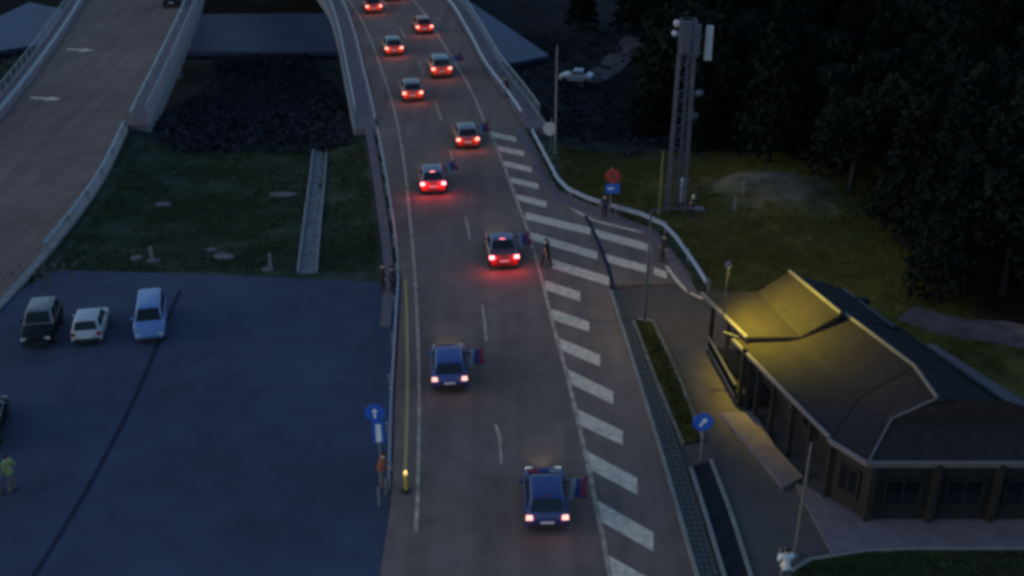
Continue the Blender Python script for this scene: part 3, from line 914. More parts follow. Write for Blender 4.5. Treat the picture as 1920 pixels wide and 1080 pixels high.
def make_car(kind, pt, label, loc, rz, lit="tail", group=None, name="car", roofpt=None, cat="car"):
    R = car_meshes(kind, pt, roofpt)
    s_ = SHAPES[kind]
    root = empty(name, loc, rz)
    tag(root, label, cat, group)
    for k in ("body", "roof", "rear_window", "windscreen", "rear_bumper", "front_bumper", "number_plate"):
        link(k, R[k][0], root)
    for m_ in R["side_window"]: link("side_window", m_, root)
    for m_ in R["mirror"]: link("side_mirror", m_, root)
    for y in (.70, s_["L"] - .76):
        for sx in (-1, 1):
            wl = link("wheel", WHEEL, root, (sx * (s_["w"] - .10), y, .325))
            link("tyre", TYRE, wl); link("rim", RIM, wl)
    tm = {"tail": "tail", "dim": "tailw", "brake": "brake", None: "taild"}[lit]
    key = "tailmesh_" + tm
    if key not in R:
        R[key] = [m_.mesh("tail_light", M[tm], 30) for m_ in R["tail"]]
        R["headmesh_" + tm] = [m_.mesh("headlight", M["head"] if lit else M["sgrey"], 30) for m_ in R["head"]]
        R["stopmesh_" + tm] = R["stop"].mesh("brake_light", M["brake"] if lit == "brake" else M["taild"])
    for m_ in R[key]: link("tail_light", m_, root)
    for m_ in R["headmesh_" + tm]: link("headlight", m_, root)
    link("brake_light", R["stopmesh_" + tm], root)
    if lit:
        o = bpy.data.objects.new("headlight_beam", HEADSPOT); COL.objects.link(o); o.parent = root
        o.location = (0, s_["L"] + .08, .62); o.rotation_euler = (math.radians(90 - 7), 0, 0)
        for sx in (-1, 1):
            o = bpy.data.objects.new("tail_light_glow", BRAKEPT if lit == "brake" else (DIMPT if lit == "dim" else TAILPT)); COL.objects.link(o); o.parent = root
            o.location = (sx * s_["w"] * .72, -.24, s_["deck"] - .17); o.rotation_euler = (math.radians(-70), 0, 0)
    return root

P_BLUE = paint("deep_blue_paint", (.018, .045, .20)); P_BLUE2 = paint("dark_blue_paint", (.014, .030, .14))
P_SILVER = paint("silver_paint", (.13, .115, .115)); P_GREY = paint("grey_paint", (.12, .11, .13)); P_RED_GLOW = paint("red_glow_paint", (.22, .025, .02)); P_OR_GLOW = paint("orange_red_glow_paint", (.28, .045, .018))  # red and orange bodies carry the tail lights' glow in the paint
P_LILAC = paint("lilac_grey_paint", (.10, .095, .16)); P_WHITE = paint("white_paint", (.40, .39, .41)); P_BLACK = paint("black_paint", (.005, .006, .008), .5)
for _n in P_BLACK.node_tree.nodes:
    if _n.type == "BSDF_PRINCIPLED": _n.inputs["Coat Weight"].default_value = 0; _n.inputs["Specular IOR Level"].default_value = .2; P_LBLUE = paint("light_blue_paint", (.105, .18, .38))
P_DARK_GLOW = paint("dark_red_glow_paint", (.10, .012, .012))  # brake-light red put into the body paint
G = "cars driving away in two lanes"
QUEUE = [  # rear centre on the road (pixel), kind, paint, roof paint, lit, label
    (1026, 1004, "hatchback", P_BLUE2, None, "dim", "deep blue car nearest the camera, at the bottom of the right lane"),
    (844, 740, "hatchback", P_BLUE, None, "dim", "blue car in the left lane beside the round blue sign at the lot"),
    (946, 508, "sedan", P_DARK_GLOW, P_LILAC, "brake", "braking car with a lilac grey roof, between the hatched area and the lane dashes"),
    (813, 367, "hatchback", P_RED_GLOW, P_LILAC, "brake", "red-lit car braking in the left lane with three bright lamps at its tail"),
    (878, 282, "hatchback", P_RED_GLOW, P_SILVER, "tail", "red-lit car with a pale roof beside the first stripes of the hatched area"),
    (775, 193, "hatchback", P_OR_GLOW, P_SILVER, "tail", "orange red car with pale roof in left lane where bridge begins"),
    (829, 149, "suv", P_OR_GLOW, P_GREY, "tail", "tall orange red car in the right lane, flag out towards the edge line"),
    (740, 107, "hatchback", P_OR_GLOW, P_SILVER, "tail", "orange red car with two white-hot tail lights, third from the top in the left lane"),
    (797, 66, "hatchback", P_RED_GLOW, P_OR_GLOW, "tail", "red-lit car alone in the right lane near the top of the bridge"),
    (702, 27, "sedan", P_OR_GLOW, P_RED_GLOW, "tail", "small orange red car in the left lane close to the top edge"),
    (738, 3, "hatchback", P_RED_GLOW, P_SILVER, "tail", "red-lit car cut by the top edge of the frame in the right lane"),
]
queue_roots = []
for px, py, kind, pt, rp, lit, lab in QUEUE:
    p = at(px, py); p.z = .032
    i = min(range(len(MIDLINE) - 1), key=lambda k: (MIDLINE[k] - p).length)
    t = MIDLINE[min(i + 2, len(MIDLINE) - 1)] - MIDLINE[max(i - 1, 0)]
    queue_roots.append(make_car(kind, pt, lab, p, math.atan2(-t.x, t.y), lit, G, roofpt=rp))
# parked cars
def parked(px, py, kind, pt, lab, rz, rp=None, name="parked_car", cat="car", z=.0, front=True):
    p = at(px, py, z); L = SHAPES[kind]["L"]
    return make_car(kind, pt, lab, p, rz, None, "vehicles parked in the lot" if name in ("parked_car", "parked_van") else None, name, rp, cat)
def front_at(px, py, kind, head, **k):
    """vehicle whose front bumper stands at the pixel, nose pointing along angle head (0 = away)"""
    p = at(px, py, 0.); L = SHAPES[kind]["L"]
    fw = Vector((-math.sin(head), math.cos(head), 0)); q = p - fw * L
    return q
for px, py, kind, pt, rp, head, lab, nm in (
        (70, 657, "suv", P_BLACK, P_SILVER, math.radians(190), "black car with a pale roof parked leftmost of the three by the guard rail", "parked_car"),
        (283, 648, "van", P_LBLUE, P_LBLUE, math.radians(193.5), "light blue van parked rightmost of the three, beside the dark seam", "parked_van")):
    q = front_at(px, py, kind, head)
    _c = make_car(kind, pt, lab, q.lerp(at(px, py, 0.), .12), head, None, "vehicles parked in the lot", nm, rp, "car" if nm == "parked_car" else "van")
    _c.scale = (.88, .88, .88)
_c = make_car("hatchback", P_WHITE, "white hatchback parked between the black car and the blue van", at(165, 650), math.radians(10), None, "vehicles parked in the lot", "parked_car", None)
_c.scale = (.88, .88, .88)
make_car("hatchback", P_BLACK, "black car with a pale roof half out of the frame at the left edge", at(-38, 850), math.radians(14), None, "vehicles parked in the lot", "parked_car", P_WHITE)
p = at(322, 16); p.z = .032
make_car("sedan", P_BLACK, "dark car on the empty carriageway at the top of the frame", p, math.radians(14), None, None, "car")
p = hit(1112, 158); p.z += .18
make_car("sedan", P_WHITE, "pale car standing on the dirt track below the bridge", p, math.radians(78), None, None, "car")

# ------------------------------------------------------------------ flags
def flag(car, loc, label, yaw=0., droop=.6, ln=.78, name="flag"):
    """short pole pushed out of a window, red-blue-white cloth hanging back from it"""
    M_ = car.matrix_basis
    root = empty(name, M_ @ Vector(loc), car.rotation_euler.z + yaw)
    tag(root, label, "flag", "flags held out of the cars")
    MB().tube([(-.25, 0, -.05), (ln * .5, 0, .08), (ln, 0, .16)], .014, 6).build("pole", M["white"], root)
    mb = MB(); nu, nv = 9, 8
    vs = []
    for th in (0, .008):
        for i in range(nu + 1):
            for j in range(nv + 1):
                u, v = i / nu, j / nv
                x = .05 + (ln - .1) * u + .05 * math.sin(v * 5 + u * 2)
                vs.append((x, -.62 * v + .05 * math.sin(u * 6), .02 + .16 * u - droop * v * (.55 + .3 * v) + .06 * math.sin(u * 9 + v * 4) + th))
    fs, ms = [], []
    N = (nu + 1) * (nv + 1)
    for i in range(nu):
        for j in range(nv):
            a = i * (nv + 1) + j
            m_ = 2 if i < 3 else (1 if i < 6 else 0)
            mb_f = [(a, a + 1, a + nv + 2, a + nv + 1), (N + a, N + a + nv + 1, N + a + nv + 2, N + a + 1)]
            fs += mb_f; ms += [m_, m_]
    mb.add(vs, fs); mb.m = ms
    o = link("cloth", mb.mesh("cloth", [M["red"], M["blue"], M["white"]], 60, fix=False), root)
    return root
flag(queue_roots[0], (.92, 1.9, 1.16), "red, blue and white flag out of the right window of the nearest blue car")
flag(queue_roots[1], (.92, 1.9, 1.18), "tricolour flag out of the right window of the blue car in the left lane", .1)
flag(queue_roots[2], (.92, 2.2, 1.12), "small flag out of the right side of the braking car beside the hatched area", .25, .6, .8)
flag(queue_roots[3], (.9, 2.4, 1.2), "flag held up from the red-lit braking car in the left lane", .5, .5, .8)
flag(queue_roots[4], (.92, 2.0, 1.18), "flag out of the right side of the red-lit car beside the first hatched stripes", .2, .6, .85)
flag(queue_roots[6], (.95, 2.1, 1.35), "flag out of the tall orange red car, reaching the white edge line", .3, .5, 1.2)
def bonnet_flag(car, kind, label):
    s_ = SHAPES[kind]; L = s_["L"]; (b0, b1) = s_["b"]; h0, h1, h2 = s_["hood"]
    mb = MB(); nu, nv = 9, 6; vs = []
    for th in (0, .012):
        for i in range(nu + 1):
            for j in range(nv + 1):
                x = -.68 + 1.36 * i / nu; y = b1 + .02 + (L - .55 - b1) * j / nv
                z = np.interp(y, (b1, (b1 + L) / 2, L - .28), (h0, h1, h2)) + .035 + .012 * math.sin(i * 2 + j) - .05 * abs(x) ** 3
                vs.append((x, y, z + th))
    N = (nu + 1) * (nv + 1); fs, ms = [], []
    for i in range(nu):
        for j in range(nv):
            a = i * (nv + 1) + j; m_ = 0 if i < 3 else (1 if i < 6 else 2)
            fs += [(a, a + 1, a + nv + 2, a + nv + 1), (N + a, N + a + nv + 1, N + a + nv + 2, N + a + 1)]; ms += [m_, m_]
    for i in range(nu):
        for e in (0, nv):
            a = i * (nv + 1) + e; fs.append((a, a + nv + 1, N + a + nv + 1, N + a)); ms.append(0 if i < 3 else (1 if i < 6 else 2))
    mb.add(vs, fs); mb.m = ms
    o = link("draped_flag", mb.mesh("draped_flag", [M["red"], M["blue"], M["white"]], 60))
    o.location = car.location; o.rotation_euler = car.rotation_euler
    tag(o, label, "flag", "flags draped over bonnets")
bonnet_flag(queue_roots[0], "hatchback", "flag draped over the bonnet of the nearest blue car")
bonnet_flag(queue_roots[1], "hatchback", "flag draped over the bonnet of the blue car beside the round blue sign")

# ------------------------------------------------------------------ people
def skin_mesh(name, verts, edges, rads, root, mt):
    bm = bmesh.new()
    lay = bm.verts.layers.skin.verify()
    vs = [bm.verts.new(v) for v in verts]
    for a, b in edges: bm.edges.new((vs[a], vs[b]))
    for v, r in zip(vs, rads):
        v[lay].radius = (r, r) if not hasattr(r, '__len__') else r
    vs[root][lay].use_root = True
    m_ = bpy.data.meshes.new(name); bm.to_mesh(m_); bm.free()
    o = bpy.data.objects.new(name, m_); COL.objects.link(o)
    o.modifiers.new("s", 'SKIN').use_smooth_shade = True
    ss = o.modifiers.new("d", 'SUBSURF'); ss.levels = ss.render_levels = 1
    dg = bpy.context.evaluated_depsgraph_get()
    out = bpy.data.meshes.new_from_object(o.evaluated_get(dg))
    bpy.data.objects.remove(o)
    out.name = name; out.materials.clear(); out.materials.append(mt); out.shade_smooth()
    return out
POSES = {
    "stand": dict(arm=[(-.25, -.03, 1.13), (-.26, .05, .90), (.25, -.03, 1.13), (.27, .04, .90)], leg=[(-.10, .02, .50), (-.12, -.02, .09), (.11, .03, .50), (.14, .0, .09)], lean=0.),
    "walk": dict(arm=[(-.25, -.12, 1.15), (-.25, -.10, .90), (.25, .08, 1.15), (.25, .24, .96)], leg=[(-.09, .20, .52), (-.10, .22, .10), (.09, -.06, .50), (.10, -.30, .14)], lean=.03),
    "lean": dict(arm=[(-.24, .12, 1.16), (-.18, .34, 1.04), (.24, .12, 1.16), (.18, .34, 1.04)], leg=[(-.10, .0, .50), (-.12, -.05, .09), (.10, .05, .50), (.14, .0, .09)], lean=.12),
    "phone": dict(arm=[(-.28, .06, 1.16), (-.16, .30, 1.30), (.28, .06, 1.16), (.15, .30, 1.30)], leg=[(-.10, .02, .50), (-.12, -.02, .09), (.10, .02, .50), (.13, .0, .09)], lean=0.02),
}
PM = {}
def person_meshes(pose, jac, tro):
    key = (pose, jac, tro)
    if key in PM: return PM[key]
    P = POSES[pose]; ln = P["lean"]
    la1, lw, ra1, rw = [Vector(v) for v in P["arm"]]; lk, la, rk, ra = [Vector(v) for v in P["leg"]]
    sh = [Vector((-.19, ln * .9, 1.43)), Vector((.19, ln * .9, 1.43))]
    V = [Vector((0, 0, .95)), Vector((0, ln * .4, 1.16)), Vector((0, ln * .9, 1.38)), Vector((0, ln * 1.1 + .01, 1.51)), Vector((0, ln * 1.3 + .03, 1.61)), Vector((0, ln * 1.4 + .02, 1.70)), Vector((0, ln * 1.3 + .115, 1.60))]
    Rr = [.13, .12, .135, .055, (.078, .088), (.06, .07), .014]
    E = [(0, 1), (1, 2), (2, 3), (3, 4), (4, 5), (4, 6)]
    def chain(pts, rads, start):
        prev = start
        for p, r in zip(pts, rads):
            V.append(Vector(p)); Rr.append(r); E.append((prev, len(V) - 1)); prev = len(V) - 1
        return prev
    for s_, e, wv, sx in ((sh[0], la1, lw, -1), (sh[1], ra1, rw, 1)):
        k = chain([s_, e, wv], [.062, .047, .032], 2)
        dd = (wv - e).normalized(); side = dd.cross(Vector((1, 0, 0))).normalized() if abs(dd.x) < .9 else Vector((0, 0, 1))
        palm = wv + dd * .07; kp = chain([palm], [(.022, .034)], k)
        for q, (o_, l_) in enumerate(((-.033, .068), (-.011, .080), (.011, .075), (.033, .058))):
            f1 = palm + dd * (.035 + l_ * .45) + side * o_ * 1.0; f2 = f1 + dd * l_ * .5 + Vector((-sx * .014, 0, 0))
            chain([f1, f2], [.0085, .007], kp)
        chain([palm + side * .05 - dd * .015, palm + side * .062 + dd * .03], [.011, .008], kp)
    for hx, kn, an in ((-.09, lk, la), (.09, rk, ra)):
        chain([(hx, 0, .90), kn, an, an + Vector((0, .05, -.04)), an + Vector((.0, .17, -.05))], [.092, .058, .042, .045, .034], 0)
    body = skin_mesh("person", V, E, Rr, 0, M["skin"])
    # jacket
    jv = [Vector((0, 0, .88)), Vector((0, ln * .2, 1.02)), Vector((0, ln * .5, 1.2)), Vector((0, ln * .9, 1.40)), Vector((0, ln, 1.47))]
    jr = [.165, .16, .155, .165, .085]; je = [(0, 1), (1, 2), (2, 3), (3, 4)]
    for s_, e, wv in ((sh[0], la1, lw), (sh[1], ra1, rw)):
        n0 = len(jv); jv += [s_, e, e.lerp(wv, .93)]; jr += [.085, .066, .048]; je += [(3, n0), (n0, n0 + 1), (n0 + 1, n0 + 2)]
    jacket = skin_mesh("jacket", jv, je, jr, 1, M[jac])
    tv = [Vector((0, 0, .98)), Vector((0, 0, .90))]; tr = [.145, .14]; te = [(0, 1)]
    for hx, kn, an in ((-.095, lk, la), (.095, rk, ra)):
        n0 = len(tv); tv += [Vector((hx, 0, .84)), kn, an + Vector((0, 0, .0))]; tr += [.105, .078, .062]; te += [(1, n0), (n0, n0 + 1), (n0 + 1, n0 + 2)]
    trousers = skin_mesh("trousers", tv, te, tr, 1, M[tro])
    sm = []
    for an in (la, ra):
        m_ = MB().tube([an + Vector((0, -.07, -.055)), an + Vector((0, 0, -.045)), an + Vector((0, .10, -.052)), an + Vector((0, .20, -.062))], [.045, .058, .05, .030], 8)
        sm.append(m_.mesh("shoe", M["plastic"], 60))
    hd = V[4]
    hm = MB(); prof = [(.088, -.03), (.096, .02), (.09, .07), (.062, .108), (.02, .122)]
    hm.lathe(prof, 12, c=(hd.x, hd.y - .022, hd.z + .01))
    hair = hm
    eyes = MB()
    for sx in (-1, 1): eyes.box((hd.x + sx * .032, hd.y + .083, hd.z + .012), (.02, .012, .012))
    eye = eyes.mesh("eyes", M["plastic"])
    PM[key] = (body, jacket, trousers, sm, hair, eye)
    return PM[key]
def person(loc, rz, pose, jac, tro, label, cap_=False, group=None):
    body, jacket, trousers, sm, hair, eye = person_meshes(pose, jac, tro)
    o = link("person", body, None, loc); o.rotation_euler = (0, 0, rz)
    tag(o, label, "person", group)
    link("jacket", jacket, o); link("trousers", trousers, o)
    for m_ in sm: link("shoe", m_, o)
    link("cap" if cap_ else "hair", hair.mesh("hair", M["cap"] if cap_ else M["hair"], 60), o)
    link("eyes", eye, o)
    return o
GP = "people standing along the road"
def gz(p, z): p = p.copy(); p.z = z; return p
person(gz(at(719, 546), 0.), math.radians(-60), "stand", "cdark", "cdark", "person in dark clothes, left one of the pair at the lot corner", group=GP)
person(gz(at(735, 551), 0.), math.radians(-70), "phone", "cnavy", "cdark", "person in dark navy clothes, right one of the pair at the lot corner", group=GP)
person(gz(at(1025, 500), .035), math.radians(60), "walk", "cdark", "cdark", "person in black walking on the hatched stripes beside the braking car", group=GP)
person(gz(at(1133, 412), .02), math.radians(150), "stand", "cnavy", "cdark", "person in dark clothes standing by the bent rail under the red and blue sign", group=GP)
person(gz(at(951, 180, .17), .15), math.radians(120), "lean", "cdark", "cdark", "person in dark clothes on the walkway at the right edge of the bridge", group=GP)
person(gz(at(1243, 490), .01), math.radians(120), "stand", "cdark", "cdark", "person in dark clothes by the right guard rail, beyond the end of the long stripes", group=GP)
q = hit(1297, 413); person(q, math.radians(170), "phone", "cdark", "cdark", "person in a pale cap and dark clothes standing at the foot of the mast", True, GP)
person(gz(at(716, 912), 0.), math.radians(-85), "lean", "cred", "cgrey", "person in a reddish jacket leaning on the rail by the round blue sign", group=GP)
person(gz(at(1468, 1098), .01), math.radians(10), "phone", "cwhite", "cgrey", "person in a white top beside the lamp post at the bottom of the frame", group=GP)
person(gz(at(2, 925), 0.), math.radians(100), "stand", "cviz", "cpink", "person in a yellow hi-vis jacket cut by the left edge of the frame", group=GP)
person(gz(at(24, 918), 0.), math.radians(-120), "phone", "cviz", "cpink", "person in a dull hi-vis jacket just right of the one at the left edge", group=GP)

# ------------------------------------------------------------------ signs
def disc(r, th, c, mi=0, mb=None, n=28):
    return (mb or MB()).lathe([(r, -th / 2), (r, th / 2)], n, mi, 'Y', c)
ARROW = [(-.05, -.24), (.05, -.24), (.05, .06), (.15, .06), (0, .26), (-.15, .06), (-.05, .06)]
def arrow_mesh(parent, c, s_=1., rot=0.):
    mb = MB(); pts = []
    for x, z in ARROW:
        pts.append((c[0] + s_ * (x * math.cos(rot) - z * math.sin(rot)), c[2] + s_ * (x * math.sin(rot) + z * math.cos(rot))))
    n_ = len(pts)
    vs = [(x, c[1], z) for x, z in pts] + [(x, c[1] - .01, z) for x, z in pts]
    mb.add(vs, [tuple(range(n_)), tuple(range(n_, 2 * n_))[::-1]] + [(i, (i + 1) % n_, n_ + (i + 1) % n_, n_ + i) for i in range(n_)])
    return mb.build("arrow", M["swhite"], parent)
sg = empty("traffic_sign", gz(at(714, 884), 0.)); tag(sg, "round blue sign with a white arrow above a white marker board, between lot and road", "traffic sign")
MB().tube([(0, .04, 0), (0, .04, 3.25)], .035, 8).build("pole", M["galv"], sg)
f = disc(.42, .03, (-.08, -.02, 2.95)).build("sign_disc", M["sblue"], sg); arrow_mesh(f, (-.08, -.045, 2.95), .95)
f = MB().box((.02, -.02, 2.0), (.48, .04, 1.0)).build("marker_board", M["sblue"], sg)
MB().box((.02, -.05, 1.98), (.22, .02, .86)).build("white_bar", M["swhite"], f)
sg = empty("traffic_sign", gz(at(1313, 866), 0.)); tag(sg, "round blue sign with a white arrow in the strip near the terrace", "traffic sign")
MB().tube([(0, .04, 0), (0, .04, 2.45)], .035, 8).build("pole", M["galv"], sg)
f = disc(.43, .03, (-.04, -.02, 2.05)).build("sign_disc", M["sblue"], sg); arrow_mesh(f, (-.04, -.045, 2.05), 1.0, math.radians(-35))
q = hit(1143, 412); sg = empty("traffic_sign", q); tag(sg, "round red sign over a square blue sign on one pole behind the bent rail", "traffic sign")
MB().tube([(0, .04, -.3), (0, .04, 3.5)], .035, 8).build("pole", M["galv"], sg)
f = disc(.46, .03, (.08, -.02, 2.95)).build("sign_disc", M["sred"], sg); disc(.27, .014, (.08, -.042, 2.95)).build("inner_disc", mat("sign_inner", (.20, .05, .05), .5, .1, 4, 0), f)
f = MB().box((.1, -.02, 2.1), (.86, .03, .62)).build("sign_board", M["sblue"], sg)
MB().box((-.02, -.045, 2.12), (.40, .012, .12)).build("white_mark", M["swhite"], f)
q = hit(1033, 285); sg = empty("traffic_sign", q); tag(sg, "plain grey back of a round sign beside the thin pole right of the bridge end", "traffic sign")
MB().tube([(0, .05, -.5), (0, .05, 2.6)], .035, 8).build("pole", M["galv"], sg)
zc = 1.75
disc(.50, .03, (-.1, 0, zc)).build("sign_disc", M["sgrey"], sg)

# ------------------------------------------------------------------ lamp posts, mast
def lamp_post(base, h_, label, arm=1.1, ang=0., lit=False, mt="galv", head=True):
    base = Vector(base); root = empty("lamp_post", base, ang); tag(root, label, "lamp post", "lamp posts and thin poles by the road")
    MB().tube([(0, 0, -.4), (0, 0, h_ * .5), (0, 0, h_)], [.085, .07, .05], 8).build("pole", M[mt], root, smooth=60)
    MB().lathe([(.16, 0), (.16, .05), (.10, .12)], 12).build("base_plate", M["conc"], root)
    if head:
        MB().tube([(0, 0, h_ - .02), (arm * .4, 0, h_ + .15), (arm, 0, h_ + .2)], .035, 6).build("arm", M[mt], root, smooth=60)
        lh = MB().box((arm + .15, 0, h_ + .2), (.55, .22, .12), taper=.7).build("lamp_head", M[mt], root)
        MB().box((arm + .15, 0, h_ + .146), (.40, .14, .02)).build("lens", M["lampglow"] if lit else M["swhite"], lh)
        if lit:
            l = lampdata("street_lamp_light", 'SPOT', (1., .80, .22), 210, .12, spot_size=math.radians(150), spot_blend=.6)
            o = bpy.data.objects.new("street_lamp_light", l); COL.objects.link(o); o.parent = root
            o.location = (arm + .15, 0, h_ + .10)
    return root
lamp_post(gz(at(1208, 606), 0.02), 6.4, "lamp post at the head of the planted strip, its lamp shining yellow on the roof", 2.2, math.radians(-5), True, "mast")
lamp_post(gz(at(1490, 1042), .0), 5.2, "thin pale pole at the near corner of the building, in front of the chamfered wall", head=False, mt="ridge")
lamp_post(hit(1236, 402), 4.3, "thin yellowish pole beside the lattice mast", head=False, mt="olive")
lamp_post(hit(1041, 288), 8.0, "tall thin pole behind the round grey sign back", head=False, mt="conc")
mb_ = hit(1266, 397); mast = empty("antenna_mast", mb_); tag(mast, "square lattice mast with panel antennas standing on the grass", "mast")
HM = 12.4; wb_, wt_ = .56, .42
def leg_at(z, sx, sy):
    k = wb_ + (wt_ - wb_) * z / HM
    return Vector((sx * k, sy * k, z))
for sx in (-1, 1):
    for sy in (-1, 1):
        MB().tube([leg_at(-.3, sx, sy), leg_at(HM, sx, sy)], .065, 6).build("leg", M["mast"], mast)
lat = MB()
n_ = 11
for i in range(n_):
    z0, z1 = HM * i / n_, HM * (i + 1) / n_
    for (a, b) in (((-1, -1), (1, -1)), ((1, -1), (1, 1)), ((1, 1), (-1, 1)), ((-1, 1), (-1, -1))):
        lat.tube([leg_at(z0, *a), leg_at(z1, *b)] if i % 2 else [leg_at(z0, *b), leg_at(z1, *a)], .026, 4); lat.tube([leg_at(z1, *a), leg_at(z1, *b)], .022, 4)
lat.build("bracing", M["mast"], mast)
MB().box((.05, -.35, HM * .5), (.20, .05, HM * .96)).build("cable_ladder", M["mast"], mast)
MB().box((0, 0, HM - .9), (1.25, 1.25, .08)).build("platform", M["mast"], mast)
MB().box((-.15, -.62, HM - .9), (.55, .25, 1.9)).build("panel_antenna", M["mast"], mast)
MB().box((.42, -.62, HM - 1.1), (.45, .25, 1.9)).build("panel_antenna", M["mast"], mast)
pa = MB().box((1.25, -.2, HM - 1.35), (.42, .25, 2.05), taper=.92).build("panel_antenna", M["panel"], mast); pa["label"] = "pale panel antenna held out on the right"
MB().tube([(.4, 0, HM - 1.0), (1.2, -.15, HM - 1.0)], .04, 6).build("bracket", M["mast"], mast)
MB().tube([(.4, 0, HM - 2.0), (1.2, -.15, HM - 2.0)], .04, 6).build("bracket", M["mast"], mast)
for x, z, r in ((-.75, HM - .15, .20), (-.85, HM - .75, .16)):
    MB().lathe([(r, -.12), (r, .1), (r * .6, .16)], 14, 0, 'Y', (x, -.3, z)).build("radio_unit", M["panel"], mast)
for x, y, z, r in ((.95, -.2, HM - 4.5, .26), (.72, -.3, HM - 5.9, .24)):
    MB().lathe([(.03, .12), (r * .8, .02), (r, -.10)], 16, 0, 'Y', (x, y, z)).build("dish_antenna", M["mast"], mast)
    MB().tube([(.4, 0, z), (x, y + .1, z)], .03, 6).build("bracket", M["mast"], mast)
def cab(px, py, size, label, nm, cat, mt, gr=None):
    q = hit(px, py)
    root = empty(nm, q); tag(root, label, cat, gr)
    MB().box((0, 0, size[2] / 2 - .05), size).build("cabinet_body", M[mt], root)
    MB().box((0, -size[1] / 2 - .02, size[2] / 2), (size[0] * .86, .03, size[2] * .8)).build("door", M[mt], root)
    MB().box((0, 0, size[2]), (size[0] + .08, size[1] + .08, .08)).build("lid", M[mt], root)
cab(1279, 378, (.50, .4, 1.5), "tall narrow grey cabinet at the right foot of the mast", "equipment_cabinet", "cabinet", "sgrey")
mpost = MB().box((0, 0, .45), (.20, .16, 1.1), taper=.8)
def marker(px, py, label, s_=1., mt="conc"):
    q = hit(px, py); o = mpost.mesh("marker_post", M[mt]); o = link("marker_post", o, None, q); o.scale = (s_, s_, s_)
    tag(o, label, "post", "short concrete posts in the grass")
marker(286, 492, "short concrete post among pale rubble at the left of the grass edge")
marker(508, 505, "short concrete post among rubble near the foot of the pale concrete strip")
marker(1377, 394, "short pale post in the grass right of the mast, nearer of two", .85)
marker(1393, 362, "short pale post right of the mast, farther of two by the dark wood", .85)
# wires on the mast side
q = hit(1240, 395)
# flat stones and rubble
def slabstone(px, py, sx, sy, label, sz=.16):
    q = hit(px, py)
    m_ = MB(); n_ = 7
    ring_ = [(sx / 2 * math.cos(a) * random.uniform(.8, 1.1), sy / 2 * math.sin(a) * random.uniform(.8, 1.1)) for a in np.linspace(0, 2 * math.pi, n_, endpoint=False)]
    m_.prism(ring_, -.1, sz)
    o = m_.build("stone_slab", M["palec"]); o.location = q
    tag(o, label, "stone", "pale flat stones in the grass")
slabstone(306, 386, 1.2, .7, "flat pale stone high in the grass, left of the concrete strip")
slabstone(532, 368, 1.9, .9, "wide flat pale stone in the grass just left of the concrete strip")
slabstone(420, 484, 1.4, .8, "flat pale stone between the two short posts by the lot edge")
slabstone(256, 487, .7, .6, "small pale stone left of the left short post")
slabstone(398, 472, .8, .5, "small pale stone right of the left short post")
slabstone(287, 492, .9, .6, "pale stone at the foot of the left short post", .12)
slabstone(502, 508, .8, .6, "pale stone at the foot of the right short post", .12)
rb = MB()
for c, n_, sp in (((290, 484), 60, 1.2), ((505, 500), 45, 1.0), ((430, 488), 15, 1.2), ((75, 530), 60, 1.0), ((85, 515), 60, .9)):
    q = hit(*c)
    for _ in range(n_):
        x, y = q.x + random.gauss(0, sp), q.y + random.gauss(0, .7)
        if y < 57.9 and c[0] > 100: continue
        s_ = random.uniform(.06, .2)
        z_ = max(hz(x, y), -.02 if c[0] < 100 else -9)
        rb.box((x, y, z_ + s_ * .2), (s_, s_ * random.uniform(.6, 1.2), s_ * .7), rot=Matrix.Rotation(random.uniform(0, 3), 3, 'Z'), taper=.7)
tag(rb.build("rubble", M["fore"]), "loose pale rubble along the edge of the grass", "rubble", kind="stuff")
# concrete strip down the grass
ch = empty("concrete_channel", hit(575, 515)); tag(ch, "long pale concrete channel running up the grass between the two roads", "channel")
cl = [hit(576, 514)] ; 
for k in np.linspace(0, 1, 25): pass
cl = resample([at(576, 514, -.3), at(600, 281, -1.2)], .9)
for p in cl: p.z = hz(p.x, p.y) + .07
for a, b in zip(cl, cl[1:]):
    t = (b - a); m_ = MB()
    L, R = offset([a, a + t * .96], -.45), offset([a, a + t * .96], .45)
    m_.strip([p - ch.location for p in L], [p - ch.location for p in R], .25)
    m_.build("slab", M["conc"], ch)
for sd in (-1, 1):
    L, R = offset(cl, sd * .52 - .08), offset(cl, sd * .52 + .08)
    for p in L + R: p.z += .12
    MB().strip([p - ch.location for p in L], [p - ch.location for p in R], .3).build("side_kerb", M["conc"], ch)
# yellow marker with small lit beacon at the end of the rail, and two slim posts
bk = empty("beacon_post", gz(at(762, 922), .02)); tag(bk, "yellow post with a small lit beacon at the near end of the rail", "beacon")
MB().tube([(0, 0, 0), (0, 0, .82)], .07, 10).build("post", M["ypost"], bk, smooth=60)
MB().lathe([(.22, 0), (.22, .05), (.09, .10)], 12).build("foot", M["plastic"], bk)
MB().lathe([(.04, .82), (.08, .86), (.08, .96), (.04, 1.02)], 12).build("beacon_lamp", M["beacon"], bk, smooth=60)
o = bpy.data.objects.new("beacon_glow", lampdata("beacon_glow", 'POINT', (1, .72, .08), .9, .05)); COL.objects.link(o); o.parent = bk; o.location = (0, -.02, 1.12)
for px, py, lab in ((731, 918, "slim pale post beside the person in the reddish jacket"), (712, 950, "slim pale post nearest the camera at the end of the lot rail")):
    o = MB().tube([(0, 0, 0), (0, 0, .95)], .045, 8).mesh("slim_post", M["galv"], 60); o = link("slim_post", o, None, gz(at(px, py), 0.)); tag(o, lab, "post", "slim posts at the end of the rail")

